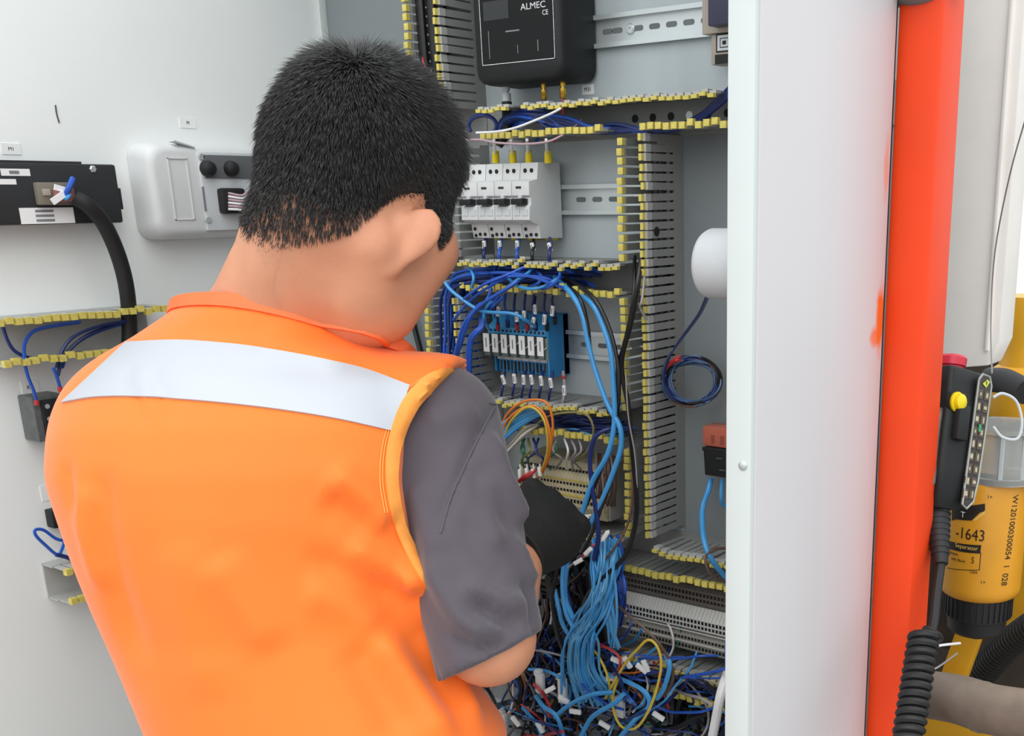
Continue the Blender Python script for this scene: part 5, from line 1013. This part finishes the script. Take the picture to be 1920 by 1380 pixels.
#strip_on(bv, [(337,546),(365,539),(420,541),(480,551),(540,567),(590,588),(625,610)], [(337,562),(365,556),(420,557),(480,568),(540,586),(588,606),(618,624)], 40, 5, .0050, .006, 'collar_band', COLLAR, vest, 'darker orange neck binding')
# collar band: a ring round the neck just above the cut
CC = NB+(HC-NB)*(((NKA-NB)@NKN)/((HC-NB)@NKN)); cu_ = n_((NKB-NKA)-NKN*((NKB-NKA)@NKN)); cv_ = np.cross(NKN, cu_)
def ringpt(a, h):
    d_ = cu_*math.cos(a)+cv_*math.sin(a); lo_, hi_ = .03, .14
    for _ in range(24):
        m_ = (lo_+hi_)/2; p_ = CC+d_*m_-NKN*.006
        lo_, hi_ = (m_, hi_) if min(vfield0(p_[None])[0], headfield(p_[None])[0]-.0015) < 0 else (lo_, m_)
    return CC+d_*(lo_+.0022)+NKN*h, d_
def vfield0(P): 
    d = smin(torso(P,0.), np.minimum(cap(P, SH, SH+(EL-SH)*.62, .067, .058), cap(P, SHL, SHL+(ELL-SHL)*.4, .066, .06)), .03); return smin(d, cap(P, NB+(HC-NB)*.35, NB-w*.04, .066, .080), .05)
rings = []
for k in range(73):
    p_, d_ = ringpt(2*math.pi*k/72, 0.); rings.append([p_+NKN*h-d_*r_ for r_,h in ((0,-.006),(-.0005,0),(0,.006),(.003,.0075),(.006,.006),(.006,-.006))])
cb = MB().loft(rings, caps=False).build('collar_band', COLLAR, vest, 50); cb['label'] = 'darker orange neck binding'
# stitching beside the binding
for k, ofs in enumerate((0,5)):
    pts = [(832-ofs,692),(783-ofs,719),(746-ofs,764),(722-ofs,834),(717-ofs,904),(726-ofs,962)]; c = [shoot(bv,*p) for p in catmull([(*p,0) for p in pts],8)[:,:2]]
    MB().tube([a+b*.0006 for a,b in c], .0006, 5, sub=1).build('stitch_line', VESTB, vest)
# shirt with one long visible sleeve ending at the elbow
HEMP, HEMN = EL+n_(EL-SH)*.012, n_(n_(EL-SH)+n_(cdir(.25,-.25,.5))*.35); HEML, HLN = ELL, n_(ELL-SHL)
def shirtf(P):
    a = cap(P, SH+lx*-.004, EL+n_(EL-SH)*.02, .059, .050); a = np.maximum(a, ((P-HEMP)@HEMN))
    b = cap(P, SHL, ELL, .055, .048); b = np.maximum(b, (P-HEML)@HLN)
    t = np.maximum(torso(P, .014), -(cap(P, H(0,-.030,-.05), NB, .059, .067))); return np.maximum(smin(smin(t, a, .014), b, .014), -((P-O)@w-SS[0]+.10))
sv, sf = surface_nets(shirtf, lo, hi, .0058); sv = relax(sv, sf, 3)
bs_ = bvh_of(sv, sf)
sv = folds(sv, sf, bs_, [
    ([(930,755),(905,800),(872,870),(845,930),(822,1000)], .0045, -.0028), ([(915,800),(935,880),(965,950),(978,985)], .010, .006), ([(880,860),(915,930),(955,1000)], .010, -.004),
    ([(800,1030),(840,1110),(880,1170),(940,1210)], .012, .007), ([(880,1120),(930,1160),(985,1170)], .008, -.006), ([(860,1090),(930,1120),(990,1140)], .009, .004),
    ([(905,880),(925,960),(930,1040)], .009, .003), ([(860,960),(900,1040),(950,1090)], .009, -.003), ([(960,1000),(985,1060),(1000,1100)], .006, .004), ([(975,1085),(990,1110),(1000,1150),(985,1200)], .006, -.004), ([(850,1190),(900,1215),(960,1200)], .007, -.005), ([(800,800),(850,780),(900,770)], .014, .003), ([(775,900),(800,980),(830,1050)], .012, .004)], 1.5)
shirt = link('shirt', npmesh('shirt', sv, sf, SHIRT), man); tag(shirt, 'dark grey cotton shirt')
bs_ = bvh_of(sv, sf)
c = [shoot(bs_,*p) for p in catmull([(932,752,0),(908,800,0),(872,872,0),(845,935,0),(826,1000,0)],8)[:,:2]]
MB().tube([a+b*.0004 for a,b in c], .0011, 6, sub=1).build('shoulder_seam', SHIRT, shirt)
# gloves: five separate fingers each, one shell over each hand
for nm, wr, hd, pn, sd in (('glove',WR,HD,PN_R,SD_R),('glove',WRL,HDL,PN_L,SD_L)):
    ctr = (wr+hd)/2+n_(hd-wr)*.03; cw = wr-n_(hd-wr)*.018; an = n_(hd-wr)
    gv, gf = surface_nets(lambda P: np.maximum(np.minimum(hand(P,wr,hd,pn,sd,.0035), cap(P, wr-an*.03, wr+an*.02, .0325, .031)), -((P-cw)@an)), ctr-.135, ctr+.135, .0027); gv = relax(gv, gf, 2)
    gl_ = tag(link(nm, npmesh(nm, gv, gf, GLOVE), man), 'black knitted work glove')
    if wr is WR:
        ax_ = n_(hd-wr); nb_ = n_(pn-ax_*(pn@ax_)); MB().tube([cw+n_(np.cross(an,(0,0,1)))*.0335*math.cos(t)+np.cross(an,n_(np.cross(an,(0,0,1))))*.0335*math.sin(t)+an*.003 for t in np.linspace(0,2*math.pi,25)], .003, 6, sub=1).build('cuff', GLOVE, gl_)
# trousers and boots down to the ground
tv, tf_ = surface_nets(lambda P: np.maximum(legs(P,.010), np.maximum((P-O)@w+.02, .10-P[:,2])), np.array([min(a[0] for a in FT+LEGH)-.2, min(a[1] for a in FT+LEGH)-.2, .08]), np.array([max(a[0] for a in FT+LEGH)+.2, max(a[1] for a in FT+LEGH)+.2, O[2]+.05]), .011)
link('trousers', npmesh('trousers', tv, tf_, TROUS), man)
for k in (0,1):
    c = np.array([FT[k][0],FT[k][1],0.])
    bv_, bf_ = surface_nets(lambda P: np.maximum(smin(cap(P, c+np.array([0,0,.05]), c+g0*.15+np.array([0,0,.035]), .052, .045), cap(P, c+np.array([0,0,.05]), c+np.array([0,0,.14]), .052, .056), .03), .001-P[:,2]), c-.25, c+.25, .009)
    link('boot', npmesh('boot', bv_, bf_, SHOE), man)
